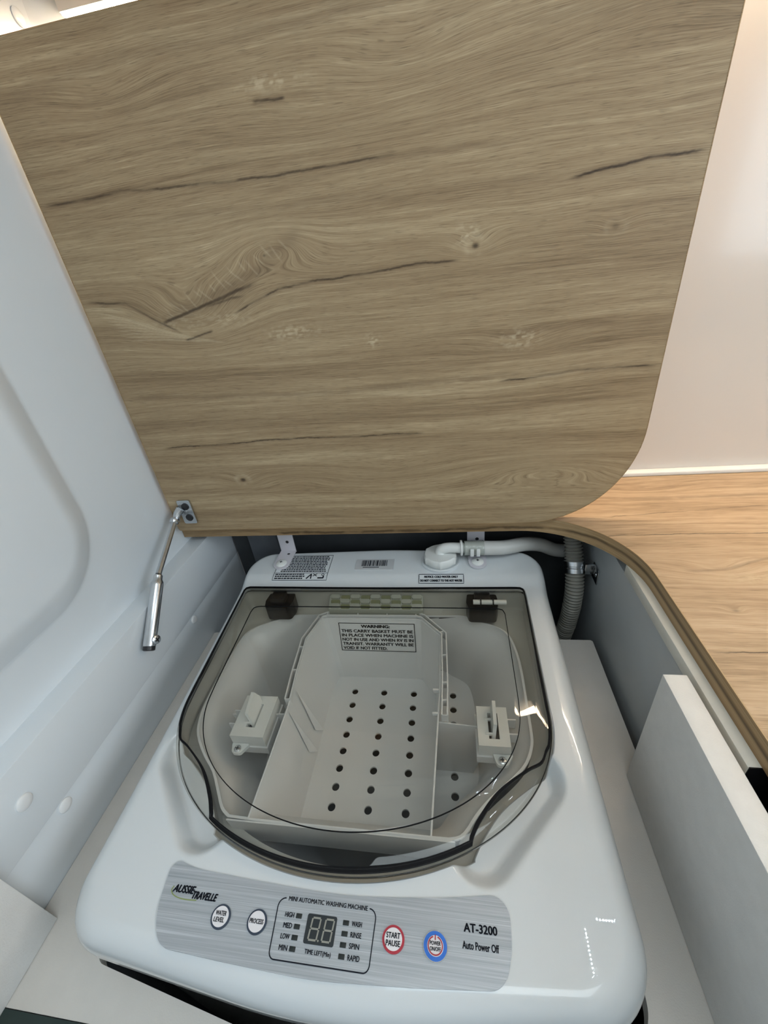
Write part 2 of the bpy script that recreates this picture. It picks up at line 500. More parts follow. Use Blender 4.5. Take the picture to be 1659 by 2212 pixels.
# coved corner where the left wall meets the back wall
prof = [(XL, YB - .034), (XL + .004, YB - .022), (XL + .012, YB - .010), (XL + .026, YB), (XL, YB)]
v, f = prism_vf(prof, ZC, CEIL, 'z'); struct('trim_3', v, f, M['wall_white'], smooth=True, label='white cove in the corner of the two walls')
v, f = lathe_vf([(.0085, -.001), (.0085, .0012), (.007, .0022), (.003, .0026)], (XL, .639, .288), (1, 0, 0), 24)
mk('wall_button', v, f, M['wall_white'], smooth=True, label='small round white cap high on the left wall', cat='cap')

# side board with ledge, and the lower lining behind the machine
v, f = box_vf((XL - .03, -.441), (-.6, .645), (-.4745, -.3866), 0.0012); tr1 = struct('trim_1', v, f, M['wall_white'], smooth=True, label='white side board with a flat ledge under the left wall')
v, f = box_vf((XL - .03, -.4425), (-.6, .645), (FLOOR, -.4747)); tr2 = struct('trim_2', v, f, M['wall_white'], label='white lining below the side board')
for par, y, z, r, x in ((tr1, .157, -.430, .0085, -.441), (tr2, .178, -.4840, .0080, -.4425), (tr2, .463, -.4840, .0070, -.4425)):
    v, f = lathe_vf([(r, -.001), (r, .0012), (r * .82, .0024), (r * .3, .0028)], (x, y, z), (1, 0, 0), 24)
    mk('screw_cap', v, f, M['cap'], par, smooth=True)
v, f = box_vf((.10, XR), (.674, YB), (ZC, ZC + .007), .002); struct('trim_4', v, f, M['bead'], smooth=True, label='white bead where the worktop meets the wall')

# lamps of the room
cl = thing('ceiling_light', (.15, -.25, CEIL - .02), 'flat rectangular cool white ceiling light behind the camera', 'ceiling light')
v, f = box_vf((-.22, .52), (-.50, 0.0), (CEIL - .02, CEIL - .001), .004); mk('housing', v, f, M['ceil'], cl, smooth=True)
v, f = box_vf((-.20, .50), (-.48, -.02), (CEIL - .024, CEIL - .0195)); mk('diffuser', v, f, M['ceil_led'], cl)
for nm, a, c_, dr in (('LED tape running across the ceiling towards the cupboard', (.352, .176), (.352, .290), 1), ('short LED tape on the ceiling in front of the cupboard doors', (.390, .311), (.470, .311), 0)):
    tp = thing('led_tape', ((a[0] + c_[0]) / 2, (a[1] + c_[1]) / 2, CEIL - .004), nm, 'LED tape')
    v, f = box_vf((a[0] - .005, c_[0] + .005), (a[1] - .005, c_[1] + .005), (CEIL - .003, CEIL - .0005)); mk('tape', v, f, M['bead'], tp)
    vf = []
    for k in range(14 if dr else 10):
        x = a[0] + (0 if dr else k * .0085); y = a[1] + (k * .0085 if dr else 0)
        vf.append(box_vf((x - .0014, x + .0014), (y - .0014, y + .0014), (CEIL - .0045, CEIL - .0030)))
    v, f = join(*vf); mk('diodes', v, f, M['diode'], tp)
v, f = box_vf((XR - .012, XR + .001), (-1.12, .12), (-.15, .62)); wn = struct('window_1', v, f, M['ceil'], label='white framed window over the far end of the bench')
for k in range(2):
    y0 = -1.09 + k * .605
    v, f = box_vf((XR - .016, XR - .0121), (y0, y0 + .575), (-.12, .59)); mk('pane', v, f, M['window'], wn)

# ================================================================== OVERHEAD CUPBOARD AND LED
cb = thing('overhead_cupboard', (.42, .56, .312), 'cream overhead cupboard above the LED strip', 'cupboard')
v, f = box_vf((XL + .03, XR - .002), (.43, YB - .001), (.312, .70), .002); mk('carcass', v, f, M['cream_cab'], cb, smooth=True)
for k in range(3):
    x0 = XL + .035 + k * .577
    v, f = box_vf((x0, x0 + .572), (.412, .4295), (.316, .696), .002); d = mk('door', v, f, M['cream_cab'], cb, smooth=True)
    v, f = tube_vf([(x0 + .22, .412, .335), (x0 + .22, .398, .335), (x0 + .35, .398, .335), (x0 + .35, .412, .335)], .004, 10); mk('handle', v, f, M['steel'], d, smooth=True)
ls = thing('led_strip', (.40, .68, .296), 'bright warm white LED strip under the overhead cupboard', 'LED strip')
v, f = box_vf((-.438, XR - .01), (.665, YB - .0005), (.2957, .3115), .001); mk('channel', v, f, M['bead'], ls, smooth=True)
v, f = box_vf((-.436, XR - .012), (.667, .6885), (.2935, .2955)); mk('diffuser', v, f, M['led'], ls)

# ================================================================== WORKTOP
ct = thing('worktop', (.7, .3, ZC - .024), 'oak effect worktop with a rounded hatch opening over the washing machine', 'worktop')
arc = [(.101 + .14 * math.sin(a), .415 + .14 * math.cos(a)) for a in np.linspace(0, math.pi / 2, 28)]
hole = [(XL + .001, .556)] + arc + [(.241, -.45)]
poly = hole + [(XR - .002, -.45), (XR - .002, YB - .001), (XL + .001, YB - .001)]
u0, v0 = ORIG[ct.name].x, ORIG[ct.name].y
ccr = [([(.20, .5005), (.33, .5025), (.42, .501), (.6, .497)], .0011, .9, .2),
       ([(.24, .303), (.30, .3045), (.45, .302)], .0012, .85, .2),
       ([(.22, .549), (.30, .557), (.45, .572)], .0016, .55, .1)]
M['wood_top'] = wood_mat('oak_worktop', 0, 1, u0, v0, cracks=ccr,
                         streaks=[([(.27, .424), (.316, .428), (.38, .449), (.5, .46)], .004, .35, .0), ([(.24, .605), (.32, .60), (.5, .607)], .007, .3, .0)],
                         knots=[(.31, .625, .07, .02, .03, 0), (.316, .424, .05, .02, .035, .0), (.294, .359, .012, .007, .012, .5), (.38, .22, .06, .02, .03, 0)],
                         spots=[(.34, .41, .03, .008, .5, (206, 186, 150))], seed=3.1,
                         dark=(128, 103, 75), mid=(176, 149, 117), light=(202, 177, 145))
v, f = prism_vf(poly, ZC - .024, ZC, 'z'); mk('top', v, f, M['wood_top'], ct, smooth=True, angle=30)
# wood edging round the opening
M['wood_edge'] = wood_mat('oak_edging', 0, 2, u0, 0, seed=8.4, dark=(112, 88, 58), mid=(160, 132, 95), light=(184, 157, 118),
                          streaks=[([(-.3, -.0 + .004), (.1, .006), (.22, .012), (.3, .010)], .004, .7, .0)])
hp = [Vector(q) for q in hole]
V, F = [], []
for i, q in enumerate(hp):
    a, c = hp[max(i - 1, 0)], hp[min(i + 1, len(hp) - 1)]
    d = (c - a).normalized(); nn = Vector((d.y, -d.x))
    for off, z in ((0.0, ZC + .0003), (.0012, ZC + .0003), (.0012, ZC - .0245), (0.0, ZC - .0245)):
        V.append((q.x + nn.x * off, q.y + nn.y * off, z))
for i in range(len(hp) - 1):
    for k in range(4): F.append([4 * i + k, 4 * i + (k + 1) % 4, 4 * i + 4 + (k + 1) % 4, 4 * i + 4 + k])
mk('edge_band', V, F, M['wood_edge'], ct, smooth=True, angle=40)

# ================================================================== HINGED LID
Y0, Y1 = .539, .555
ld = thing('hatch_lid', (-.107, .547, ZC + .0005), 'oak effect hinged lid standing open behind the washing machine', 'lid')
LX0, LX1, LZ0, LZ1 = -.461, .2485, ZC + .0005, .234
lp = round_poly([(LX0, LZ0, .002), (LX1, LZ0, .14), (LX1, LZ1, .05), (LX0, LZ1, .01)], 24)
u0, v0 = ORIG[ld.name].x, ORIG[ld.name].z
lcr = [([(-.455, .102), (-.355, .103), (-.261, .098), (-.171, .095), (-.033, .095)], .0012, .75, .15),
       ([(.120, .055), (.154, .058), (.195, .062), (.250, .062)], .0014, .95, .2),
       ([(-.264, -.031), (-.197, -.009), (-.167, -.006), (-.084, -.004), (-.03, -.001), (.021, -.002)], .0012, .8, .2),
       ([(-.432, -.2005), (-.245, -.197), (-.031, -.200)], .0010, .85, .2),
       ([(.06, -.139), (.157, -.132), (.25, -.1325)], .0011, .9, .2),
       ([(-.456, .001), (-.401, -.004), (-.371, -.026), (-.335, -.047)], .0013, .75, .1),
       ([(-.367, -.034), (-.31, -.020), (-.256, -.008), (-.216, .002)], .0022, .8, .0),
       ([(-.183, .1535), (-.149, .151)], .0012, .9, .2),
       ([(-.336, -.054), (-.294, -.047)], .0012, .7, .1),
       ([(-.30, -.02), (-.26, -.013), (-.235, -.012)], .0015, .6, .1)]
lst = [([(-.375, -.034), (-.303, -.015), (-.256, -.002), (-.216, .012), (-.187, .032), (-.150, .044)], .013, .42, .0),
       ([(-.455, -.122), (-.164, -.136), (.019, -.132), (.249, -.128)], .006, .38, .0),
       ([(-.2, .085), (-.03, .093), (.08, .09)], .006, .3, .0),
       ([(-.45, .19), (-.3, .205), (-.15, .198), (.1, .205)], .010, .22, .0),
       ([(-.44, .075), (-.2, .07), (.1, .06), (.24, .045)], .008, .18, .0),
       ([(.06, .17), (.14, .168), (.249, .171)], .009, .25, .0),
       ([(.03, -.085), (.14, -.08), (.249, -.09)], .008, .22, .0),
       ([(-.44, -.165), (-.2, -.17), (.1, -.166), (.24, -.17)], .005, .22, .0)]
lkn = [(.034, .009, .030, .016, .020, .9), (-.317, -.259, .034, .014, .020, .9), (.175, .010, .020, .010, .012, .3),
       (-.335, -.012, .085, .030, .045, .0), (-.19, .034, .055, .020, .045, .0), (.13, -.255, .10, .022, .045, .0),
       (-.335, .178, .05, .016, .03, .0), (.085, -.094, .06, .015, .022, .0), (-.10, .13, .08, .02, .02, 0), (.0, -.06, .12, .02, .02, 0),
       (-.419, .193, .02, .012, .02, .4), (-.03, .165, .07, .02, .025, 0)]
lsp = [(.026, .020, .013, .010, .6, (178, 162, 128)), (-.090, -.076, .008, .007, .7, (176, 164, 134)), (.085, -.090, .020, .010, .6, (172, 156, 120)),
       (-.27, -.035, .03, .008, .4, (176, 158, 118)), (-.19, -.058, .035, .008, .5, (180, 164, 124)), (-.33, -.035, .05, .012, .25, (170, 158, 118)),
       (-.16, .165, .03, .006, .5, (168, 148, 110))]
def lattice(u, v, su, sv, seed, oct_=3):
    """Smooth value noise in numpy, about -0.5..0.5."""
    out = np.zeros_like(u); amp = 1.0; tot = 0.0
    for o_ in range(oct_):
        g = np.random.default_rng(seed + o_).random((257, 257))
        a, b_ = u * su * 2 ** o_ + 40, v * sv * 2 ** o_ + 40
        i0, j0 = np.floor(a).astype(int), np.floor(b_).astype(int); fa, fb = a - i0, b_ - j0
        fa, fb = fa * fa * (3 - 2 * fa), fb * fb * (3 - 2 * fb)
        i0 %= 256; j0 %= 256
        out += amp * ((g[i0, j0] * (1 - fa) + g[i0 + 1, j0] * fa) * (1 - fb) + (g[i0, j0 + 1] * (1 - fa) + g[i0 + 1, j0 + 1] * fa) * fb - .5)
        tot += amp; amp *= .5
    return out / tot


def sstep(a, b_, x):
    w = np.clip((x - a) / (b_ - a), 0, 1); return w * w * (3 - 2 * w)


NX, NZ = 700, 580
zz = np.linspace(LZ0, LZ1, NZ)
xr = np.where(zz < LZ0 + .14, LX1 - .14 + np.sqrt(np.maximum(.14 ** 2 - (LZ0 + .14 - zz) ** 2, 0)), LX1)
xr = np.where(zz > LZ1 - .05, LX1 - .05 + np.sqrt(np.maximum(.05 ** 2 - (zz - LZ1 + .05) ** 2, 0)), xr)
U = LX0 + (xr[:, None] - LX0) * np.linspace(0, 1, NX)[None, :]; Vv = np.repeat(zz[:, None], NX, 1)
# how the grain flows: slow waves, then dips and swells round the figure and the knots
warp = lattice(U, Vv, 2.4, 9.0, 11) * .018 + lattice(U, Vv, 11, 30, 21) * .0030
fig = np.zeros_like(U)
for ku, kv, su, sv, amp in ((-.318, -.030, .070, .036, .040), (-.195, .034, .050, .020, -.030), (.034, .009, .026, .013, .013), (-.317, -.259, .030, .012, .012),
                            (.175, .010, .020, .010, .006), (.13, -.262, .110, .022, -.030), (-.335, .178, .060, .018, .012), (.085, -.094, .055, .014, .012),
                            (-.10, .13, .10, .02, .012), (-.03, .165, .07, .02, .016), (-.22, -.262, .07, .014, -.014), (.19, .16, .08, .02, -.012), (-.08, -.25, .09, .016, .012)):
    g = np.exp(-((U - ku) / su) ** 2 - ((Vv - kv) / sv) ** 2); warp += amp * g; fig += min(1.0, abs(amp) / .03) * g
dark = np.zeros_like(U); pale = np.zeros_like(U); brown = np.zeros_like(U)
jit = lattice(U, Vv, 40, 30, 31) * .0028 + lattice(U, Vv, 300, 80, 35) * .0008
brk = .35 + .65 * sstep(-.22, .05, lattice(U, Vv, 36, 10, 41))
for pts, wd, amt, soft in lcr:
    px_, py_ = [q[0] for q in pts], [q[1] for q in pts]
    d = np.abs(Vv + jit - np.interp(U, px_, py_)); fade = .02 if len(pts) > 2 else .004
    rng = sstep(px_[0] - .001, px_[0] + fade, U) * (1 - sstep(px_[-1] - fade, px_[-1] + .001, U))
    dark = np.maximum(dark, amt * rng * brk * (1 - sstep(wd * .3, wd * 1.25, d)))
    brown = np.maximum(brown, .45 * amt * rng * (1 - sstep(0, wd * 5, d)))
for pts, wd, amt, soft in lst:
    px_, py_ = [q[0] for q in pts], [q[1] for q in pts]
    d = np.abs(Vv + jit * 2 - np.interp(U, px_, py_))
    rng = sstep(px_[0] - .001, px_[0] + .03, U) * (1 - sstep(px_[-1] - .03, px_[-1] + .001, U))
    brown = np.maximum(brown, amt * 1.25 * rng * (1 - sstep(0, wd, d)) * (.7 + lattice(U, Vv, 25, 160, 51)))
for ku, kv, r_, a_ in ((.034, .009, .0045, .85), (-.317, -.259, .0045, .85), (.175, .010, .004, .35), (-.205, .026, .002, .5)):
    rr = np.hypot((U - ku) / 1.4, Vv - kv) + jit * .6
    dark = np.maximum(dark, a_ * (1 - sstep(r_ * .25, r_, rr)))
    pale = np.maximum(pale, .30 * a_ * np.exp(-((rr - r_ * 1.8) / (r_ * .6)) ** 2) * sstep(-.2, .1, lattice(U, Vv, 90, 90, 71)))
spk = sstep(-.08, .22, lattice(U, Vv, 200, 420, 61))
for su_, sv_, ru, rv, amt, c_ in lsp:
    pale = np.maximum(pale, amt * spk * np.exp(-((U - su_) / ru) ** 2 - ((Vv - sv_) / rv) ** 2))
# fans of pale ray lines beside the figure
for k in range(9):
    a0 = -.452 + k * .004; pu = np.linspace(0, 1, 6); lx = a0 + pu * (.10 + .006 * k); ly = -.012 - k * .0045 - (pu ** 1.6) * (.035 - .0025 * k)
    d = np.abs(Vv + jit * .8 - np.interp(U, lx, ly)); rng = sstep(lx[0], lx[0] + .02, U) * (1 - sstep(lx[-1] - .03, lx[-1], U))
    pale = np.maximum(pale, .30 * rng * (1 - sstep(.0003, .0013, d)))
for k in range(16):
    t_ = k / 15; cu_, cv_ = -.345 + t_ * .165, -.022 + t_ * .055 + .004 * math.sin(k * 2.1)
    ang = 2.25 + .18 * math.sin(k * 1.7); L_ = .012 + .005 * math.sin(k * 2.9)
    du, dv_ = U - cu_, Vv - cv_; al = du * math.cos(ang) + dv_ * math.sin(ang); pe = -du * math.sin(ang) + dv_ * math.cos(ang)
    pale = np.maximum(pale, .28 * (1 - sstep(L_ * .3, L_, np.abs(al))) * (1 - sstep(.0003, .0012, np.abs(pe + 6 * al * al + jit))))
fig = np.clip(fig, 0, 1)

mt = bpy.data.materials.new('oak_lid'); mt.use_nodes = True
t = NT(mt); b = t.n['Principled BSDF']; p = t.xyz()


def attr(nm):
    a = t.n.new('ShaderNodeAttribute'); a.attribute_name = nm; return a.outputs['Fac']


u = p[0]; vw = t.add(p[2], attr('grain_warp'))
broad = t.noise(t.comb(t.mul(u, 1.2), t.mul(vw, 30.0), 1.0), 1.0, 2, 0.6)
grain = t.noise(t.comb(t.mul(u, 5.0), t.mul(vw, 190.0), 2.0), 1.0, 3, 0.6)
fine = t.noise(t.comb(t.mul(u, 20.0), t.mul(vw, 1150.0), 3.0), 1.0, 3, 0.7)
f_ = t.add(t.mul(broad, 0.34), t.add(t.mul(grain, 0.27), t.mul(fine, 0.39)))
col = t.ramp(f_, [(0.34, srgb(112, 91, 65)), (0.46, srgb(152, 129, 98)), (0.54, srgb(168, 146, 113)), (0.67, srgb(200, 180, 146))])
ring_ = t.sstep(t.math('SINE', t.mul(vw, 1500.0)), 0.72, 1.0)
col = t.mix(t.mul(t.mul(ring_, attr('figure')), 0.25), col, srgb(190, 172, 136))
pores = t.noise(t.comb(t.mul(u, 60.0), t.mul(vw, 1500.0), 8.0), 1.0, 1, 0.5)
col = t.mix(t.sstep(pores, 0.58, 0.72, 0.0, 0.42), col, srgb(88, 70, 50))
col = t.mix(attr('brown'), col, srgb(104, 83, 61))
col = t.mix(attr('pale'), col, srgb(212, 196, 164))
col = t.mix(attr('crack'), col, srgb(56, 41, 26))
t.l.new(col, b.inputs['Base Color']); b.inputs['Roughness'].default_value = 0.42; b.inputs['Specular IOR Level'].default_value = 0.35
bp = t.n.new('ShaderNodeBump'); bp.inputs['Strength'].default_value = 0.2; bp.inputs['Distance'].default_value = 0.0005
t.l.new(f_, bp.inputs['Height']); t.l.new(bp.outputs[0], b.inputs['Normal'])
M['wood_lid'] = mt
front = np.stack([U, np.full_like(U, Y0), Vv], -1).reshape(-1, 3)
idx = np.arange(NX * NZ).reshape(NZ, NX)
quads = np.stack([idx[:-1, :-1], idx[:-1, 1:], idx[1:, 1:], idx[1:, :-1]], -1).reshape(-1, 4)
rimi = np.concatenate([idx[0, :], idx[1:, -1], idx[-1, -2::-1], idx[-2:0:-1, 0]])
back = front[rimi].copy(); back[:, 1] = Y1
nb = len(front); nr = len(rimi)
me = bpy.data.meshes.new('panel')
allv = np.concatenate([front, back]) - np.array(ORIG[ld.name])
faces = quads.tolist() + [[int(rimi[k]), nb + k, nb + (k + 1) % nr, int(rimi[(k + 1) % nr])] for k in range(nr)] + [[nb + k for k in range(nr)][::-1]]
me.from_pydata(allv.tolist(), [], faces)
for nm, arr in (('grain_warp', warp), ('figure', fig), ('brown', np.clip(brown, 0, .8)), ('pale', np.clip(pale, 0, .8)), ('crack', np.clip(dark, 0, 1))):
    at_ = me.attributes.new(nm, 'FLOAT', 'POINT'); flat = arr.reshape(-1)
    at_.data.foreach_set('value', np.concatenate([flat, flat[rimi]]).astype(np.float32))
me.materials.append(mt)
po = bpy.data.objects.new('panel', me); C.objects.link(po); po.parent = ld; ORIG[po.name] = ORIG[ld.name]
V, F = [], []
n = len(lp)
for i, q in enumerate(lp):
    a, c = Vector(lp[i - 1]), Vector(lp[(i + 1) % n]); d = (c - a).normalized(); nn = Vector((d.y, -d.x))
    for off, y in ((0, Y0 - .0002), (.0009, Y0 - .0002), (.0009, Y1 + .0002), (0, Y1 + .0002)):
        V.append((q[0] + nn.x * off, y, q[1] + nn.y * off))
for i in range(n):
    for k in range(4): F.append([4 * i + k, 4 * i + (k + 1) % 4, 4 * ((i + 1) % n) + (k + 1) % 4, 4 * ((i + 1) % n) + k])
mk('edge_band', V, F, M['wood_edge'], ld, smooth=True, angle=30)

# ================================================================== GAS STRUT
gs = thing('gas_strut', (-.43, .40, -.44), 'chrome lid strut between the side board and the wooden lid', 'strut')
PT, PJ, PE = Vector((-.4475, .521, -.319)), Vector((-.4360, .4320, -.3580)), Vector((-.4290, .3535, -.4270))
v, f = tube_vf([PT + (PT - PJ).normalized() * .003, PJ], .0042, 18); mk('rod', v, f, M['steel'], gs, smooth=True)
dv = (PE - PJ).normalized()
v, f = lathe_vf([(.0046, 0), (.0062, .002), (.0062, .008), (.0082, .012), (.0086, .016), (.0086, (PE - PJ).length - .004), (.0082, (PE - PJ).length - .002)], PJ, dv, 24)
cyl = mk('cylinder', v, f, M['steel'], gs, smooth=True)
v, f = lathe_vf([(.0080, -.002), (.0080, .0035), (.006, .0045)], PE, dv, 24); mk('end_cap', v, f, M['black'], gs, smooth=True)
v, f = lathe_vf([(.0065, -.006), (.0068, 0), (.0062, .0022), (.0035, .0034)], PE - dv * .012 + Vector((.0085, .0, -.001)), (1, -.25, .25), 20); sc = mk('pivot_screw', v, f, M['steel'], gs, smooth=True)
c0 = PE - dv * .012 + Vector((.0085, .0, -.001)) + Vector((1, -.25, .25)).normalized() * .0033
dd, e1, e2 = frame_axes((1, -.25, .25))
vf = []
for a, bb in ((e1, e2), (e2, e1)):
    P8 = [c0 + a * (s1 * .0036) + bb * (s2 * .0008) + dd * s3 for s3 in (-.0005, .0004) for s1, s2 in ((-1, -1), (1, -1), (1, 1), (-1, 1))]
    vf.append((P8, [[0, 1, 2, 3], [4, 5, 6, 7], [0, 1, 5, 4], [1, 2, 6, 5], [2, 3, 7, 6], [3, 0, 4, 7]]))
v, f = join(*vf); mk('cross_slot', v, f, M['black'], sc)
# eye and ball at the top, and the plate screwed to the lid
v, f = lathe_vf([(.003, -.006), (.0065, -.004), (.0065, .004), (.003, .006)], PT, (1, -.2, .1), 20); mk('eye', v, f, M['steel'], gs, smooth=True)
pl = round_poly([(-.443, -.334, .003), (-.420, -.334, .003), (-.420, -.290, .003), (-.443, -.290, .003)], 5)
v, f = prism_vf(pl, .5355, .539, 'y'); pt = mk('mounting_plate', v, f, M['steel'], gs, smooth=True, angle=30)
for z in (-.3015, -.3225):
    v, f = lathe_vf([(.0062, 0), (.0062, .0012), (.005, .002)], (-.4305, .5356, z), (0, -1, 0), 20); mk('plate_screw', v, f, M['black'], pt, smooth=True)
v, f = tube_vf([(-.440, .536, -.305), (-.446, .531, -.312), (-.4475, .523, -.319)], lambda s: .0075 - s * .12, 14); mk('arm', v, f, M['steel'], gs, smooth=True)

# ================================================================== CABINET ROUND THE MACHINE
cbn = thing('machine_cabinet', (-.1, .3, FLOOR), 'white built-in cabinet holding the washing machine under the worktop', 'cabinet')
CX, CY = -.111, .31


def zb(x, y): return -.4817 + .067 * y


def radial(poly, th):
    P = np.array(poly) - np.array([CX, CY]); n_ = len(P)
    Q = np.concatenate([P[i] + (P[(i + 1) % n_] - P[i]) * np.linspace(0, 1, 40, endpoint=False)[:, None] for i in range(n_)])
    a = np.arctan2(Q[:, 1], Q[:, 0]); r = np.hypot(Q[:, 0], Q[:, 1]); k = np.argsort(a)
    return np.interp(th, a[k], r[k], period=2 * math.pi)


N = 720
TH = np.linspace(-math.pi, math.pi, N, endpoint=False)
machine_out = round_poly([(CX, .598, .8), (CX + .2560, .588, .045), (CX + .2560, .079, .055), (CX, .0535, .8), (CX - .2580, .078, .045), (CX - .2580, .588, .045)], 14)
RO = radial(machine_out, TH)
AX = -.1205             # axis of the glass lid


def ell(a, b, cy, t0, t1, k): return [(a * math.cos(t), cy - b * math.sin(t)) for t in np.linspace(t0, t1, k)]


def mirror(half):        # half outline with u >= 0 from rear centre to front centre
    return [(AX + x, y) for x, y in half] + [(AX - x, y) for x, y in half[::-1]]


lid_half = [(0, .4965), (.222, .4965), (.2265, .4945), (.2285, .490), (.2275, .40), (.2265, .31)] + ell(.226, .162, .30, 0.02, math.pi / 2, 40)
notch = [tuple(q) for q in catmull([(.2175, .256, 0), (.210, .243, 0), (.194, .2335, 0), (.164, .211, 0), (.143, .186, 0), (.1335, .170, 0)], 8)]
notch = [(q[0], q[1]) for q in notch]
t_in = math.acos(.1325 / .226)
open_half = [(0, .4975), (.223, .4975), (.2275, .4955), (.2295, .491), (.2285, .40), (.2275, .31)] + ell(.2275, .1635, .30, 0.02, .24, 8) + notch + ell(.2275, .1635, .30, t_in, math.pi / 2, 26)
pl_half = [(0, .447), (.182, .447), (.1885, .4445), (.191, .438), (.1905, .31)] + ell(.190, .131, .30, 0.02, math.pi / 2, 36)
RL, RP, RQ = radial(mirror(lid_half), TH), radial(mirror(pl_half), TH), radial(mirror(open_half), TH)
CT, ST = np.cos(TH), np.sin(TH)


def seg_d(px, py, ax, ay, bx, by):
    dx, dy = bx - ax, by - ay; t_ = max(0, min(1, ((px - ax) * dx + (py - ay) * dy) / (dx * dx + dy * dy)))
    return math.hypot(px - ax - t_ * dx, py - ay - t_ * dy)


def sm(a, b, x):
    t_ = max(0, min(1, (x - a) / (b - a))); return t_ * t_ * (3 - 2 * t_)


def ztop(x, y):
    z = zb(x, y) + .005 * sm(.503, .535, y)
    u = abs(x - AX)
    d = seg_d(u, y, .196, .236, .140, .176)
    z -= .017 * (1 - sm(.017, .034, d))
    return z


def ring(r, zf):
    return [(CX + r[i] * CT[i], CY + r[i] * ST[i], zf(CX + r[i] * CT[i], CY + r[i] * ST[i], i)) for i in range(N)]


def loft(rings, closed_in=False):
    V, F = [], []
    for r_ in rings: V += r_
    for k in range(len(rings) - 1):
        for i in range(N):
            j = (i + 1) % N; F.append([k * N + i, k * N + j, (k + 1) * N + j, (k + 1) * N + i])
    if closed_in: F.append(list(range((len(rings) - 1) * N, len(rings) * N)))
    return V, F


# deck with the cut-out for the machine
dk = [(-.4420, .041), (.219, .041), (.219, .495), (-.4420, .495)]
RD = radial(dk, TH)
deck_cut = [(x, y) for x, y in round_poly([(CX, .602, .8), (CX + .262, .592, .03), (CX + .2615, .082, .03), (CX, .0425, .5), (CX - .2450, .0775, .012), (CX - .262, .592, .03)], 10)]
RC = np.minimum(radial(deck_cut, TH), RD - .0005)
v, f = loft([ring(RD, lambda x, y, i: ZD - .016), ring(RD, lambda x, y, i: ZD), ring(RC, lambda x, y, i: ZD), ring(RC, lambda x, y, i: ZD - .016), ring(RD, lambda x, y, i: ZD - .016)])
mk('deck', v, f, M['board_warm'], cbn, smooth=True, angle=30)
box('side_panel', (.2305, .2480), (.2095, .655), (FLOOR, -.3905), M['panel_grey'], cbn)
box('void_shade_panel', (.262, .272), (-.45, .2095), (FLOOR, ZC - .0246), M['black'], cbn)  # added black sheet: stands in for the darkness behind the upright board
box('void_shade_end', (.2305, .262), (.2085, .2093), (FLOOR, ZC - .0246), M['black'], cbn)  # closes the same void in black, shade given as colour
box('top_rail', (.2295, .2480), (.209, .47), (-.3900, ZC - .0245), M['cream_rail'], cbn, .001)
box('upright_board', (.198, .2195), (-.45, .289), (ZD + .0005, -.366), M['board_white'], cbn, .0008)
box('corner_post', (-.4408, -.4205), (-.45, .102), (ZD + .0005, -.384), M['board_white'], cbn, .0008)
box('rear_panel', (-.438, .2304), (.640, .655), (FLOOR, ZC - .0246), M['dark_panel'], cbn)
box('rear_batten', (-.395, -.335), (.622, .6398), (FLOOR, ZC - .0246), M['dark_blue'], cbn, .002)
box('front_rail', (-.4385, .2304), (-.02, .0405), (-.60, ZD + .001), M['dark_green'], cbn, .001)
box('front_panel', (-.4385, .2304), (-.006, .0085), (FLOOR, -.6005), M['board_white'], cbn)

# ================================================================== WASHING MACHINE
wm = thing('washing_machine', (CX, CY, FLOOR), 'white top-loading mini washing machine with smoky glass lid and brushed control panel', 'washing machine')
RE = .008 + .016 * np.array([1 - sm(.55, .8, s) for s in ST])       # edge radius: soft at the sides and front, tight at the rear
RI = RO - RE
rings = [ring(RQ, lambda x, y, i: ztop(x, y) - .0015), ring(RQ + .0012, lambda x, y, i: ztop(x, y))]
K = 34
for k in range(1, K + 1):
    s = (k / K) ** 1.2
    rings.append(ring(RQ + .0012 + (RI - RQ - .0012) * s, lambda x, y, i: ztop(x, y)))
for a in np.linspace(0, math.pi / 2, 10)[1:]:
    r = RI + RE * math.sin(a)
    ca = 1 - math.cos(a)
    rings.append(ring(r, lambda x, y, i: ztop(x, y) - RE[i] * ca))
rings.append(ring(RO, lambda x, y, i: zb(x, y) - RE[i] - .012))
rings.append(ring(RO - .004, lambda x, y, i: zb(x, y) - RE[i] - .016))
rings.append(ring(RO - .016, lambda x, y, i: zb(x, y) - RE[i] - .017))
v, f = loft(rings); cover = mk('top_cover', v, f, M['white_gloss'], wm, smooth=True, angle=50)
v, f = loft([ring(RO - .016, lambda x, y, i: -.505), ring(RO - .016, lambda x, y, i: FLOOR + .02)]); mk('body', v, f, M['board_white'], wm, smooth=True, angle=40)
# well under the lid: wall, shelf, dark tub (the shelf stops at the basket's outline)
OUT = [(-.245, .182), (-.192, .1805), (-.031, .1805), (-.007, .181), (.005, .186), (.018, .203), (.033, .219), (.060, .242), (.076, .259), (.085, .279), (.087, .296), (.088, .337), (.0885, .394), (.082, .436), (.069, .455), (.039, .469), (.016, .480), (-.023, .480), (-.060, .480), (-.200, .480), (-.233, .478), (-.264, .477), (-.297, .463), (-.330, .442), (-.3385, .411), (-.3405, .349), (-.340, .309), (-.336, .286), (-.327, .266), (-.306, .243), (-.285, .225), (-.268, .204), (-.256, .189)]
OUT = [(q.x, q.y) for q in catmull([(x, y, 0) for x, y in OUT + OUT[:1]], 3)][:-1]
RS = np.maximum(RQ - .004, .05)
SH = -.036
RT = radial([(AX + .165 * math.cos(a), .305 + (.130 if math.sin(a) > 0 else .152) * math.sin(a)) for a in np.linspace(0, 2 * math.pi, 90, endpoint=False)], TH)
RT = np.minimum(np.where(ST < -.62, RQ - .022, radial(OUT, TH) - .001), RQ - .008)
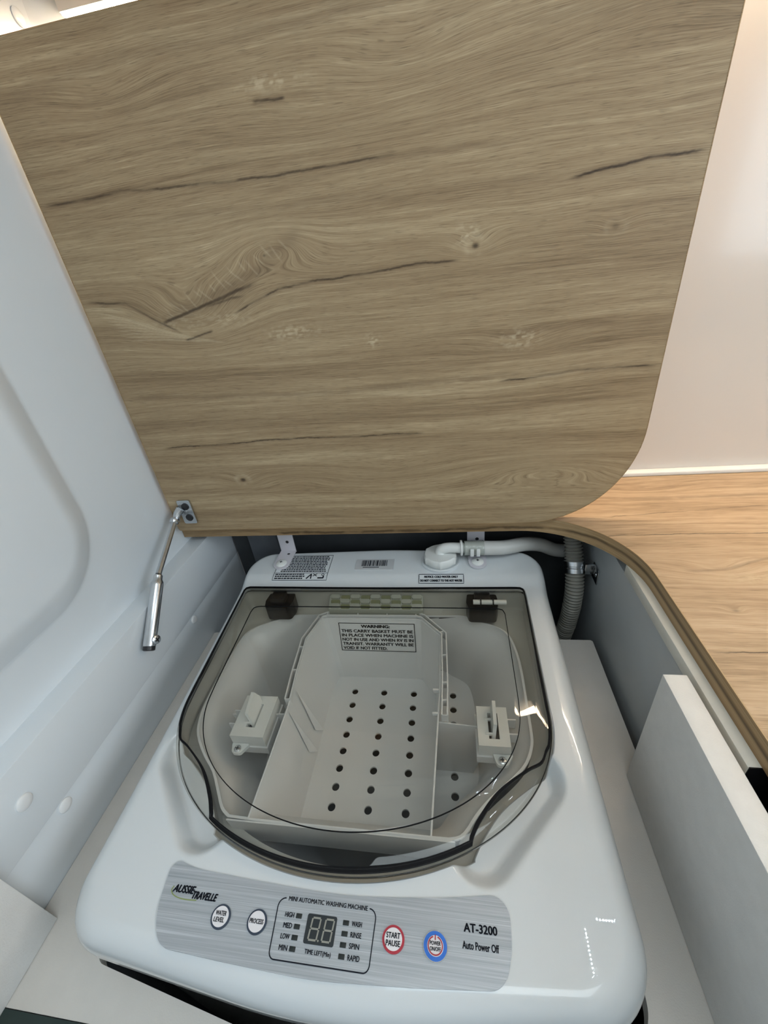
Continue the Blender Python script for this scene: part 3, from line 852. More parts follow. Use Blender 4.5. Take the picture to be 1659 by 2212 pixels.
v, f = loft([ring(RQ, lambda x, y, i: ztop(x, y) - .0016), ring(RQ - .0006, lambda x, y, i: min(ztop(x, y) - .004, zb(x, y) + SH * .9)), ring(RS, lambda x, y, i: zb(x, y) + SH), ring(RT, lambda x, y, i: zb(x, y) + SH - .002)])
mk('lid_well', v, f, M['well'], wm, smooth=True, angle=40)
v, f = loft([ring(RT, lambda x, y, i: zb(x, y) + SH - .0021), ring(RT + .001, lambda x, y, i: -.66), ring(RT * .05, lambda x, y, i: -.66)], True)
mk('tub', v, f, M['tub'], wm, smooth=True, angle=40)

# --- smoky lid
zl = lambda h: (lambda x, y, i: zb(x, y) + h)
shell = [ring(RL, zl(.0015)), ring(RL + .0004, zl(.006)), ring(RL - .0010, zl(.0095)), ring(RL - .004, zl(.0118)),
         ring(RL * .55 + RP * .45, zl(.0132)), ring(RP + .004, zl(.0138)), ring(RP, zl(.0150)), ring(RP - .006, zl(.0158)), ring(RP * .6, zl(.0165)), ring(RP * .02, zl(.0168))]
v, f = loft(shell, True)
gl = mk('glass_lid', v, f, M['glass'], wm, smooth=True, angle=60, label='smoky transparent lid')
md = gl.modifiers.new('thickness', 'SOLIDIFY'); md.thickness = .0022; md.offset = -1
path = [(CX + (RP[i] + .001) * CT[i], CY + (RP[i] + .001) * ST[i]) for i in range(0, N, 2)]
v, f = ribbon_vf(path, .0004, lambda x, y: zb(x, y) + .0158, .0012, True); mk('crease_refraction_line', v, f, M['rubber'], gl)  # dark refraction at the glass crease, drawn as a black strip
rg = RQ - .0050
path = [(CX + rg[i] * CT[i], CY + rg[i] * ST[i]) for i in range(0, N, 2)]
wgt = [.0008 + .0009 * sm(.30, .70, -ST[i]) + .0004 * (1 - sm(.2, .4, abs(ST[i]))) for i in range(0, N, 2)]
RM = RL * .55 + RP * .45


def lid_h(x, y):
    th = math.atan2(y - CY, x - CX); r = math.hypot(x - CX, y - CY); i = int(round((th + math.pi) / (2 * math.pi) * N)) % N
    return float(np.interp(r, [RP[i], RP[i] + .004, RM[i], RL[i] - .004, RL[i] - .001], [.0150, .0138, .0132, .0118, .0095]))


v, f = ribbon_vf(path, lambda i: wgt[i], lambda x, y: zb(x, y) + lid_h(x, y) + .0004, .0036, True); mk('gasket', v, f, M['rubber'], gl, label='black rubber seal line')
path = [(CX + (RL[i] - .0012) * CT[i], CY + (RL[i] - .0012) * ST[i]) for i in range(0, N, 2)]
v, f = ribbon_vf(path, .0006, lambda x, y: zb(x, y) + .0014, .0012, True); mk('rim_line', v, f, M['glass_line'], gl)
# hinges and the bar between them
for x in (-.284, .043):
    h = []
    h.append(prism_vf(round_poly([(x - .020, .462, .006), (x + .020, .462, .006), (x + .024, .478, .004), (x + .022, .4955, .003), (x - .022, .4955, .003), (x - .024, .478, .004)], 4), zb(x, .48) - .030, zb(x, .48) - .004))
    h.append(box_vf((x - .012, x + .012), (.468, .490), (zb(x, .48) - .006, zb(x, .48) + .008), .003))
    v, f = join(*h); hg = mk('hinge', v, f, M['black'], wm, smooth=True, angle=30)
    if x > 0:
        v, f = tube_vf([(x - .014, .468, zb(x, .48) + .0060), (x + .034, .468, zb(x, .48) + .0060)], .0038, 12); mk('hinge_pin', v, f, M['nylon'], hg, smooth=True)
        for xx in (x - .004, x + .014):
            v, f = tube_vf([(xx, .468, zb(x, .48) + .0060), (xx + .002, .468, zb(x, .48) + .0060)], .0048, 12); mk('pin_collar', v, f, M['black'], hg, smooth=True)
# vent grille in front of the rear edge
zg = lambda x, y: zb(x, y) + SH + .012
gsl = lambda y: -.4720 + (y - .4785) * .80
gv = prism_vf([(.4785, -.49), (.4965, -.49), (.4965, gsl(.4965)), (.4785, gsl(.4785))], -.203, -.048, 'x')
v, f = gv; gr = mk('vent_grille', v, f, M['grille'], wm, smooth=True)
for r_ in range(3):
    for c_ in range(9):
        x0 = -.200 + c_ * .0168; y0 = .4795 + r_ * .0058
        lift = .0035 if (c_ + r_) % 2 == 0 else .0012
        sl = round_poly([(x0, y0, .002), (x0 + .0155, y0, .002), (x0 + .0155, y0 + .0048, .002), (x0, y0 + .0048, .002)], 3)
        v, f = prism_vf(sl, -.0002, lift, 'z'); v = [(q[0], q[1], q[2] + gsl(q[1])) for q in v]; mk('slat', v, f, M['grille'] if (c_ + r_) % 2 == 0 else M['olive_reflection'], gr)

# --- control panel
ON = lambda h: (lambda x, y: (x, y, zb(x, y) + h))
cpo = round_poly([(-.2765, .1400, .008), (-.250, .1335, .2), (-.19, .1305, .6), (-.10, .127, .6), (-.02, .1335, .6), (.040, .1415, .014), (.038, .105, .05), (.030, .0855, .022), (-.04, .0800, .6), (-.12, .0755, .6), (-.2, .0780, .6), (-.258, .0805, .022), (-.272, .100, .05)], 6)
v, f = prism_vf(cpo, 0, 1, 'z')
v = [(q[0], q[1], zb(q[0], q[1]) + (.0010 if q[2] > .5 else -.001)) for q in v]
cp = mk('control_panel', v, f, M['alu'], wm, label='brushed aluminium control panel')
INK = ON(.0014)


def print_line(path, half, mat, name='printed_line', closed=False, h=.0014, parent=cp):
    v, f = ribbon_vf(path, half, lambda x, y: zb(x, y) + h, .0003, closed); return mk(name, v, f, mat, parent)


T = lambda s, x0, x1, y0, y1, bold=.012, mat='ink', shear=0.0, par=cp, h=.0014: text_on('lettering', s, x0, x1, y0, y1, ON(h), M[mat], par, bold, shear)
T('AUSSIE', -.2640, -.2425, .1155, .1208, .022, shear=.25)
T('TRAVELLE', -.2432, -.2190, .1126, .1176, .022, shear=.25)
print_line(catmull([(-.2655, .1195, 0), (-.2655, .1165, 0), (-.262, .1135, 0), (-.255, .1118, 0), (-.247, .1115, 0), (-.238, .112, 0)], 6) if False else [(q.x, q.y) for q in catmull([(-.2645, .1195, 0), (-.2655, .1165, 0), (-.262, .1135, 0), (-.255, .1118, 0), (-.247, .1114, 0), (-.238, .1118, 0)], 6)], .00035, M['olive'], 'logo_swoosh')
T('MINI AUTOMATIC WASHING MACHINE', -.1520, -.0805, .1196, .1226, .012)
fr = [(-.1545, .1211)] + [(q[0], q[1]) for q in round_poly([(-.1610, .1211, .006), (-.1585, .0835, .005), (-.0745, .0835, .005), (-.0725, .1211, .006)], 8)] + [(-.0785, .1211)]
print_line(fr, .0004, M['ink'], 'display_frame')
for k, (a, bx) in enumerate((('HIGH', .0080), ('MED', .0076), ('LOW', .0078), ('MIN', .0072))):
    y = .1108 - k * .00665
    T(a, -.1442 - bx, -.1442, y - .0016, y + .0016, .012)
    v, f = box_vf((-.1424, -.1372), (y - .0016, y + .0016), (zb(0, y) + .0006, zb(0, y) + .0016), .0003); mk('indicator', v, f, M['indicator'], cp, smooth=True)
for k, (a, bx) in enumerate((('WASH', .0086), ('RINSE', .0092), ('SPIN', .0084), ('RAPID', .0098))):
    y = .1105 - k * .0066
    T(a, -.0926, -.0926 + bx, y - .0016, y + .0016, .012)
    v, f = box_vf((-.1004, -.0952), (y - .0016, y + .0016), (zb(0, y) + .0006, zb(0, y) + .0016), .0003); mk('indicator', v, f, M['indicator'], cp, smooth=True)
dp = round_poly([(-.1318, .0950, .0015), (-.1058, .0950, .0015), (-.1058, .1132, .0015), (-.1318, .1132, .0015)], 5)
v, f = prism_vf(dp, 0, 1, 'z'); v = [(q[0], q[1], zb(q[0], q[1]) + (.0016 if q[2] > .5 else .0005)) for q in v]
dsp = mk('display', v, f, M['lcd'], cp, label='dark two-digit display')
for ox in (-.1282, -.1164):
    w_, h_ = .0072, .0135; yb_ = .0974; sw = .0012; g_ = .0004
    sk = lambda y: (y - yb_) * .10
    P_ = {'a': ((g_, h_), (w_ - g_, h_)), 'g': ((g_, h_ / 2), (w_ - g_, h_ / 2)), 'd': ((g_, 0), (w_ - g_, 0)),
          'f': ((0, h_ / 2 + g_), (0, h_ - g_)), 'b': ((w_, h_ / 2 + g_), (w_, h_ - g_)), 'e': ((0, g_), (0, h_ / 2 - g_)), 'c': ((w_, g_), (w_, h_ / 2 - g_))}
    for s0, s1 in P_.values():
        pa = [(ox + q[0] + sk(yb_ + q[1]), yb_ + q[1]) for q in (s0, s1)]
        print_line(pa, sw / 2, M['segment'], 'digit_segment', h=.0019, parent=dsp)
    if ox < -.12: v, f = lathe_vf([(.0007, 0), (.0007, .0004)], (ox + w_ + .0017, yb_, zb(0, yb_) + .0016), (0, 0, 1), 10); mk('decimal_point', v, f, M['segment'], dsp)
T('TIME LEFT(Min)', -.1290, -.1068, .0885, .0920, .009)
T('AT-3200', .0010, .0275, .1148, .1200, .018)
T('Auto Power Off', -.0005, .0280, .1050, .1095, .012)


def button(x, y, rx, ry, rim, lines, extra=None):
    N_ = 36
    def disc(sx, h0, h1):
        pl_ = [(x + rx * sx * math.cos(a), y + ry * sx * math.sin(a)) for a in np.linspace(0, 2 * math.pi, N_, endpoint=False)]
        v_, f_ = prism_vf(pl_, 0, 1, 'z'); return [(q[0], q[1], zb(q[0], q[1]) + (h1 if q[2] > .5 else h0)) for q in v_], f_
    bt = None
    for nm, sx, h, mtn in rim:
        v_, f_ = disc(sx, .0005, h); o_ = mk(nm, v_, f_, M[mtn], bt or cp, smooth=True, angle=30); bt = bt or o_
    for s_, x0, x1, y0, y1, mtn in lines:
        text_on('lettering', s_, x + x0, x + x1, y + y0, y + y1, ON(rim[-1][2] + .0003), M[mtn], bt, .012)
    return bt


button(-.2098, .1035, .0088, .0082, [('button', 1, .0022, 'button_rim'), ('button_face', .83, .0028, 'button_white')],
       [('WATER', -.0050, .0050, .0006, .0036, 'ink'), ('LEVEL', -.0050, .0045, -.0036, -.0006, 'ink')])
button(-.1758, .1035, .0088, .0082, [('button', 1, .0022, 'button_rim'), ('button_face', .83, .0028, 'button_white')],
       [('PROCESS', -.0062, .0062, -.0014, .0016, 'ink')])
button(-.0565, .1045, .0092, .0085, [('button', 1, .0022, 'button_red'), ('button_face', .80, .0028, 'button_white')],
       [('START', -.0058, .0056, .0004, .0038, 'ink'), ('PAUSE', -.0058, .0058, -.0042, -.0008, 'ink')])
pb = button(-.0222, .1040, .0100, .0092, [('button', 1, .0020, 'button_chrome'), ('button_ring', .94, .0024, 'button_blue'), ('button_face', .66, .0028, 'button_white')],
            [('POWER', -.0043, .0043, .0002, .0026, 'ink'), ('ON/OFF', -.0043, .0043, -.0030, -.0006, 'ink')])
pc = [(-.0222 + .0057 * math.cos(a), .1040 + .0053 * math.sin(a)) for a in np.linspace(math.pi * .60, math.pi * 2.40, 36)]
print_line(pc, .0004, M['button_red'], 'power_symbol', h=.0033, parent=pb)
print_line([(-.0222, .1072), (-.0222, .1103)], .0004, M['button_red'], 'power_symbol', h=.0033, parent=pb)

# --- stickers on the rear strip
ZT = lambda h: (lambda x, y: (x, y, ztop(x, y) + h))


def ztext(s, x0, x1, y0, y1, par, mat='ink', bold=.01, h=.0009):
    return text_on('lettering', s, x0, x1, y0, y1, ZT(h), M[mat], par, bold)


def sticker(name, x0, x1, y0, y1, mat, label):
    n1, n2 = 8, 8; V = []
    for hh in (.0006, -.002):
        for j in range(n2 + 1):
            for i in range(n1 + 1):
                x = x0 + (x1 - x0) * i / n1; y = y0 + (y1 - y0) * j / n2; V.append((x, y, ztop(x, y) + hh))
    W_ = n1 + 1; F = [[j * W_ + i, j * W_ + i + 1, (j + 1) * W_ + i + 1, (j + 1) * W_ + i] for j in range(n2) for i in range(n1)]
    off = W_ * (n2 + 1)
    F += [[off + q for q in fc[::-1]] for fc in F]
    rim = [i for i in range(W_)] + [j * W_ + n1 for j in range(1, n2 + 1)] + [n2 * W_ + i for i in range(n1 - 1, -1, -1)] + [j * W_ for j in range(n2 - 1, 0, -1)]
    F += [[rim[k], rim[(k + 1) % len(rim)], off + rim[(k + 1) % len(rim)], off + rim[k]] for k in range(len(rim))]
    return mk(name, V, F, mat, wm, smooth=True, label=label)


def zline(path, half, par, mat='ink', h=.0009, name='printed_line', closed=False):
    dense = []
    n_ = len(path)
    for i in range(n_ if closed else n_ - 1):
        a, b_ = path[i], path[(i + 1) % n_]
        for k in range(6): dense.append((a[0] + (b_[0] - a[0]) * k / 6, a[1] + (b_[1] - a[1]) * k / 6))
    if not closed: dense.append(path[-1])
    v_, f_ = ribbon_vf(dense, half, lambda x, y: ztop(x, y) + h, .0003, closed); return mk(name, v_, f_, M[mat], par)


ins = sticker('instruction_sticker', -.311, -.212, .5175, .5800, M['white_gloss'], 'white instruction sticker with black print')
zline([(-.310, .5185), (-.2125, .5185), (-.2125, .5790), (-.310, .5790)], .0004, ins, closed=True)
zline([(-.310, .5335), (-.2125, .5335)], .0003, ins)
rnd = random.Random(3)
for k in range(13):
    y = .5755 - k * .0042 if k < 10 else .5305 - (k - 10) * .0042
    x = -.300 if k < 10 else -.307; xe = -.217 if k < 10 else -.253
    vf = []
    while x < xe - .003:
        w_ = min(rnd.uniform(.002, .006), xe - x)
        vf.append(ribbon_vf([(x, y), (x + w_, y)], .0011, lambda a, c: ztop(a, c) + .0009, .0003)); x += w_ + .0009
    v, f = join(*vf); mk('small_print', v, f, M['ink'], ins)
for x0, kind in ((-.249, 0), (-.238, 1), (-.229, 2), (-.2205, 3)):
    if kind == 0: zline([(x0, .5215), (x0 + .008, .5310), (x0 + .008, .5215)], .0010, ins, name='pictogram')
    if kind == 1: zline([(x0, .5265), (x0 + .007, .5315)], .0006, ins, name='pictogram'); zline([(x0, .5315), (x0 + .007, .5265)], .0006, ins, name='pictogram')
    if kind == 2: zline([(x0, .5230), (x0 + .010, .5230), (x0 + .010, .5270)], .0012, ins, name='pictogram')
    if kind == 3: zline([(x0 + .0025 * math.cos(a), .5295 + .0018 * math.sin(a)) for a in np.linspace(0, 2 * math.pi, 14, endpoint=False)], .0004, ins, name='pictogram', closed=True)
bc = sticker('barcode_sticker', -.1665, -.0995, .5415, .5675, M['label_grey'], 'grey sticker with a black barcode')
x = -.1560
vf = []
while x < -.1110:
    w_ = rnd.choice((.0006, .0010, .0016)); vf.append(ribbon_vf([(x, .5500), (x, .5645)], w_ / 2, lambda a, c: ztop(a, c) + .0009, .0003)); x += w_ + rnd.choice((.0005, .0008, .0012))
v, f = join(*vf); mk('barcode', v, f, M['ink'], bc)
vf = []
x = -.153
while x < -.125:
    vf.append(ribbon_vf([(x, .5468), (x + .0016, .5468)], .0009, lambda a, c: ztop(a, c) + .0009, .0003)); x += .0022
v, f = join(*vf); mk('small_print', v, f, M['ink'], bc)
nt_ = sticker('notice_sticker', -.0555, .0175, .5120, .5300, M['white_gloss'], 'white boxed notice sticker')
zline([(-.0550, .5125), (.0170, .5125), (.0170, .5295), (-.0550, .5295)], .0005, nt_, closed=True)
ztext('NOTICE: COLD WATER ONLY', -.0460, .0080, .5225, .5265, nt_, bold=.03)
ztext('DO NOT CONNECT TO THE HOT WATER', -.0525, .0145, .5155, .5195, nt_, bold=.03)
# inlet collar in the rear strip
zi = ztop(-.020, .560)
v, f = lathe_vf([(.0335, -.004), (.0335, .0008), (.0325, .0016), (.0305, .0014), (.0295, .0004), (.0290, .0003)], (-.020, .565, zi), (0, 0.06, 1), 40); mk('inlet_collar', v, f, M['white_gloss'], wm, smooth=True)
v, f = lathe_vf([(.0290, .0003), (.0290, .0007)], (-.020, .565, zi), (0, 0.06, 1), 32); mk('inlet_pocket_shade', v, f, M['panel_grey'], wm)  # grey disc paints the shade in the pocket round the nut

# ================================================================== CARRY BASKET INSIDE THE MACHINE
Z1, ZF = -.487, -.600
bk = thing('carry_basket', (-.125, .33, ZF), 'pale grey carry basket with round holes and a warning label under the smoky lid', 'basket')
n = len(OUT); cxb, cyb = -.125, .335


def shrink(sx, sy):       # steeper at the rear than at the sides and front
    return [(cxb + (x - cxb) * sx, cyb + (y - cyb) * (sy if y < cyb else 1 - (1 - sy) * .35)) for x, y in OUT]


# outer rim and sloping bowl
lv = [(shrink(1, 1), Z1), (shrink(1, 1), Z1 + .003), (shrink(.986, .984), Z1 + .003), (shrink(.984, .982), Z1 - .004), (shrink(.95, .95), Z1 - .012), (shrink(.80, .82), Z1 - .050), (shrink(.72, .74), ZF)]
V, F = [], []
for pl_, z in lv: V += [(x, y, z) for x, y in pl_]
for k in range(len(lv) - 1):
    for i in range(n): F.append([k * n + i, k * n + (i + 1) % n, (k + 1) * n + (i + 1) % n, (k + 1) * n + i])
mk('bowl', V, F, M['insert'], bk, smooth=True, angle=40)
# floor with real holes
COLS = [-.264, -.215, -.166, -.117, -.068, -.005]
ROWS = [.2480 + k * .02443 for k in range(8)]
xe = [-.292] + [(-.264 - .215) / 2, (-.215 - .166) / 2, (-.166 - .117) / 2, (-.117 - .068) / 2, (-.068 - .005) / 2] + [.036]
ye = [.222] + [(ROWS[k] + ROWS[k + 1]) / 2 for k in range(7)] + [.466]
V, F = [], []
NS = 16
for i in range(6):
    for j in range(8):
        x0, x1, y0, y1 = xe[i], xe[i + 1], ye[j], ye[j + 1]; hx, hy = COLS[i], ROWS[j]
        b0 = len(V); sq, ci, cd = [], [], []
        for k in range(NS):
            a = 2 * math.pi * k / NS; c_, s_ = math.cos(a), math.sin(a)
            tx = ((x1 - hx) if c_ > 0 else (x0 - hx)) / c_ if abs(c_) > 1e-9 else 1e9
            ty = ((y1 - hy) if s_ > 0 else (y0 - hy)) / s_ if abs(s_) > 1e-9 else 1e9
            t_ = min(tx, ty)
            V.append((hx + c_ * t_, hy + s_ * t_, ZF)); sq.append(len(V) - 1)
        for k in range(NS):
            a = 2 * math.pi * k / NS; V.append((hx + .0052 * math.cos(a), hy + .0052 * math.sin(a), ZF)); ci.append(len(V) - 1)
        for k in range(NS):
            a = 2 * math.pi * k / NS; V.append((hx + .0052 * math.cos(a), hy + .0052 * math.sin(a), ZF - .003)); cd.append(len(V) - 1)
        for k in range(NS):
            l = (k + 1) % NS; F += [[sq[k], sq[l], ci[l], ci[k]], [ci[k], ci[l], cd[l], cd[k]]]
        for cx_, cy_ in ((x1, y1), (x0, y1), (x0, y0), (x1, y0)):
            V.append((cx_, cy_, ZF)); q = len(V) - 1
            best = sorted(range(NS), key=lambda k: (V[sq[k]][0] - cx_) ** 2 + (V[sq[k]][1] - cy_) ** 2)
            ang = math.atan2(cy_ - hy, cx_ - hx) % (2 * math.pi); k = int(ang / (2 * math.pi / NS)); F.append([sq[k], q, sq[(k + 1) % NS]])
mk('floor', V, F, M['basket'], bk)
# main compartment walls (thin panels)


def panel(name, top, bot, th, mat, par=bk):
    """Wall panel: polylines of its upper and lower edge, thickness th towards +normal."""
    n_ = len(top); V, F = [], []
    for i in range(n_):
        a, c_ = Vector(top[max(i - 1, 0)]), Vector(top[min(i + 1, n_ - 1)]); d = (c_ - a); d.z = 0; d.normalize(); nn = Vector((-d.y, d.x, 0)) * th
        V += [Vector(top[i]), Vector(top[i]) + nn, Vector(bot[i]) + nn, Vector(bot[i])]
    for i in range(n_ - 1):
        for k in range(4): F.append([4 * i + k, 4 * i + (k + 1) % 4, 4 * i + 4 + (k + 1) % 4, 4 * i + 4 + k])
    F += [[0, 1, 2, 3], [4 * n_ - 4, 4 * n_ - 1, 4 * n_ - 2, 4 * n_ - 3]]
    return mk(name, V, F, mat, par, smooth=True, angle=30)


ZR = Z1 + .004
topL = [(-.220, .1825, ZR), (-.219, .31, ZR), (-.221, .345, ZR), (-.2265, .422, ZR), (-.212, .468, ZR), (-.205, .4695, ZR)]
botL = [(-.204, .230, ZF), (-.203, .31, ZF), (-.2035, .345, ZF), (-.2045, .415, ZF), (-.198, .446, ZF), (-.190, .4475, ZF)]
panel('side_wall', topL, botL, .0018, M['basket'])
panel('back_wall', [(-.205, .4695, ZR), (-.060, .4695, ZR)], [(-.190, .4475, ZF), (-.060, .4475, ZF)], .0018, M['basket'])
topR = [(-.060, .4695, ZR), (-.052, .4685, ZR), (-.022, .437, ZR), (-.0215, .35, ZR), (-.0235, .308, ZR), (-.0290, .1825, ZR)]
botR = [(-.062, .4475, ZF), (-.055, .446, ZF), (-.032, .418, ZF), (-.0315, .35, ZF), (-.0320, .308, ZF), (-.0350, .230, ZF)]
panel('side_wall', topR, botR, .0018, M['basket'])
panel('front_wall', [(-.0290, .1825, ZR), (-.220, .1825, ZR)], [(-.035, .230, ZF), (-.204, .230, ZF)], .0015, M['basket'])
panel('front_skirt', [(-.005, .1805, Z1 + .003), (-.245, .1805, Z1 + .003)], [(-.005, .1835, -.535), (-.245, .1835, -.535)], .0015, M['insert'])
panel('divider', [(-.0225, .306, Z1 - .006), (.046, .304, Z1 - .010)], [(-.0315, .304, ZF), (.020, .303, ZF)], .0016, M['insert'])
panel('divider', [(-.300, .304, Z1 - .010), (-.2205, .306, Z1 - .006)], [(-.270, .303, ZF), (-.204, .304, ZF)], .0016, M['insert'])
# ribbed double rim behind the compartment
rimp = [(-.2195, .320), (-.2235, .36), (-.2275, .423), (-.213, .4705), (-.206, .4735), (-.060, .4745), (-.051, .4715), (-.019, .438), (-.0175, .36), (-.0180, .308)]
rp = [Vector((q.x, q.y)) for q in catmull([(x, y, 0) for x, y in rimp], 1)]
offs = []
for i in range(len(rp)):
    a, c_ = rp[max(i - 1, 0)], rp[min(i + 1, len(rp) - 1)]; d = (c_ - a).normalized(); offs.append(Vector((-d.y, d.x)))
for s_ in (.0, .0068):
    pth = [(rp[i].x + offs[i].x * s_, rp[i].y + offs[i].y * s_) for i in range(len(rp))]
    v, f = ribbon_vf(pth, .0009, lambda x, y: Z1 + .008, .016); mk('rim_wall', v, f, M['basket'], bk)
for i, fr_ in ((0, 0), (1, .1), (1, .75), (2, .9), (4, .0), (4, .35), (4, .68), (5, .0), (6, .9), (7, .5), (8, .1), (8, .6), (9, 0)):
    j = min(i + 1, len(rp) - 1); q = rp[i].lerp(rp[j], fr_); o_ = offs[i].lerp(offs[j], fr_)
    v, f = ribbon_vf([(q.x, q.y), (q.x + o_.x * .0068, q.y + o_.y * .0068)], .0006, lambda x, y: Z1 + .0075, .012); mk('rib', v, f, M['basket'], bk)
# gussets on the left compartment wall
for y in (.338, .306):
    V = [(-.2175, y, ZR - .004), (-.2065, y - .004, -.572), (-.1995, y + .006, -.587)]
    V = V + [(a + .0012, c_ - .0015, z + .001) for a, c_, z in V]
    mk('gusset', V, [[0, 1, 2], [3, 4, 5], [0, 1, 4, 3], [1, 2, 5, 4], [2, 0, 3, 5]], M['basket'], bk)
for y in (.345, .312):
    v, f = box_vf((-.0300, -.0225), (y - .0012, y + .0012), (Z1 - .002, Z1 + .005), .0003); mk('lug', v, f, M['basket'], bk, smooth=True)
# latches on the two wings


def latch(x0, x1, y0, y1, zt, tilt):
    h = .020; cx_ = (x0 + x1) / 2; cy_ = (y0 + y1) / 2
    sx0, sx1, sy0, sy1 = cx_ - .0055, cx_ + .0065, cy_ - .016, cy_ + .016
    lt = join(box_vf((x0, sx0), (y0, y1), (zt - h, zt)), box_vf((sx1, x1), (y0, y1), (zt - h, zt)), box_vf((sx0, sx1), (y0, sy0), (zt - h, zt)), box_vf((sx0, sx1), (sy1, y1), (zt - h, zt)))
    lb = mk('latch', *lt, M['nylon'], bk)
    v, f = box_vf((sx0, sx1), (sy0, sy1), (zt - h, zt - .009)); mk('slot', v, f, M['dark_panel'], lb)
    lever = [(sy0 + .002, zt - .008), (sy1 - .001, zt - .008), (sy1 + .008, zt + .006), (sy1 + .006, zt + .016), (sy0 + .010, zt + .012)]
    v, f = prism_vf(lever, cx_ - .0015, cx_ + .0025, 'x')
    v = [(q[0] + (q[2] - zt) * tilt, q[1], q[2]) for q in v]; mk('lever', v, f, M['nylon'], lb)
    for yy in (cy_ - .010, cy_ + .008):
        v, f = box_vf((cx_ - .0095, cx_ - .001), (yy - .0012, yy + .0012), (zt - .003, zt + .0012), .0004); mk('spring_clip', v, f, M['nylon'], lb, smooth=True)
    sx = x0 + .010 if tilt < 0 else x1 - .010
    tabp = round_poly([(sx - .010, y0 - .0005, .001), (sx + .013, y0 - .0005, .001), (sx + .005, y0 - .013, .005), (sx - .006, y0 - .013, .005)], 5)
    v, f = prism_vf(tabp, zt - h, zt - h + .005, 'z'); mk('tab', v, f, M['nylon'], lb, smooth=True, angle=30)
    v, f = lathe_vf([(.0044, 0), (.0044, .0010), (.003, .0018)], (sx, y0 - .0075, zt - h + .005), (0, 0, 1), 18); s2 = mk('screw', v, f, M['steel'], lb, smooth=True)
    vf = [box_vf((sx - .0024, sx + .0024), (y0 - .0080, y0 - .0070), (zt - h + .0066, zt - h + .0071)), box_vf((sx - .0005, sx + .0005), (y0 - .0099, y0 - .0051), (zt - h + .0066, zt - h + .0071))]
    v, f = join(*vf); mk('cross_slot', v, f, M['black'], s2)
    for k in (y0 + .018, y0 + .036):
        v, f = box_vf((x0 - .010, x0 + .0005), (k - .0008, k + .0008), (zt - h, zt - .004)) if tilt < 0 else box_vf((x1 - .0005, x1 + .010), (k - .0008, k + .0008), (zt - h, zt - .004)); mk('stiffener', v, f, M['insert'], lb)
    v, f = box_vf((x0 - .002, x1 + .002), (y0 - .002, y1 + .002), (zt - h - .012, zt - h)); mk('seat', v, f, M['insert'], lb)


latch(-.281, -.237, .266, .322, -.4795, -.5)
latch(.024, .060, .273, .322, -.4795, .12)
# warning label on the back wall of the basket
wy0, wz0 = .4695, ZR
dy_, dz_ = (.4475 - .4695), (ZF - ZR)


def WL(s, tt):           # s along x, tt metres down the wall from its top
    return (s, wy0 + dy_ * (tt / abs(dz_)) - .0006, wz0 - tt)


lab = [WL(-.188, .062), WL(-.062, .062), WL(-.062, .007), WL(-.188, .007)]
V = lab + [(a, c_ + .0006, z) for a, c_, z in lab]
wl = mk('warning_label', V, [[0, 1, 2, 3], [4, 5, 6, 7], [0, 1, 5, 4], [1, 2, 6, 5], [2, 3, 7, 6], [3, 0, 4, 7]], M['basket'], bk, label='boxed black warning text')
for a, c_ in (((-.187, .008), (-.063, .008)), ((-.063, .008), (-.063, .061)), ((-.063, .061), (-.187, .061)), ((-.187, .061), (-.187, .008))):
    w_ = .0006
    x0, x1 = sorted((a[0], c_[0])); t0, t1 = sorted((a[1], c_[1]))
    Q = [WL(x0 - w_, t0 - w_), WL(x1 + w_, t0 - w_), WL(x1 + w_, t1 + w_), WL(x0 - w_, t1 + w_)]
    mk('printed_line', [(q[0], q[1] - .0004, q[2]) for q in Q], [[0, 1, 2, 3]], M['ink'], wl)
for k, (s_, x0, x1) in enumerate((('WARNING:', -.150, -.103), ('THIS CARRY BASKET MUST BE', -.184, -.066), ('IN PLACE WHEN MACHINE IS', -.184, -.066),
                                  ('NOT IN USE AND WHEN RV IS IN', -.184, -.066), ('TRANSIT. WARRANTY WILL BE', -.184, -.066), ('VOID IF NOT FITTED.', -.184, -.110))):
    t1 = .0108 + k * .0083 + (.0 if k == 0 else .0008)
    text_on('lettering', s_, x0, x1, -t1 - .0056, -t1, lambda a, c_: (lambda q: (q[0], q[1] - .0004, q[2]))(WL(a, -c_)), M['ink'], wl, .018 if k else .028)

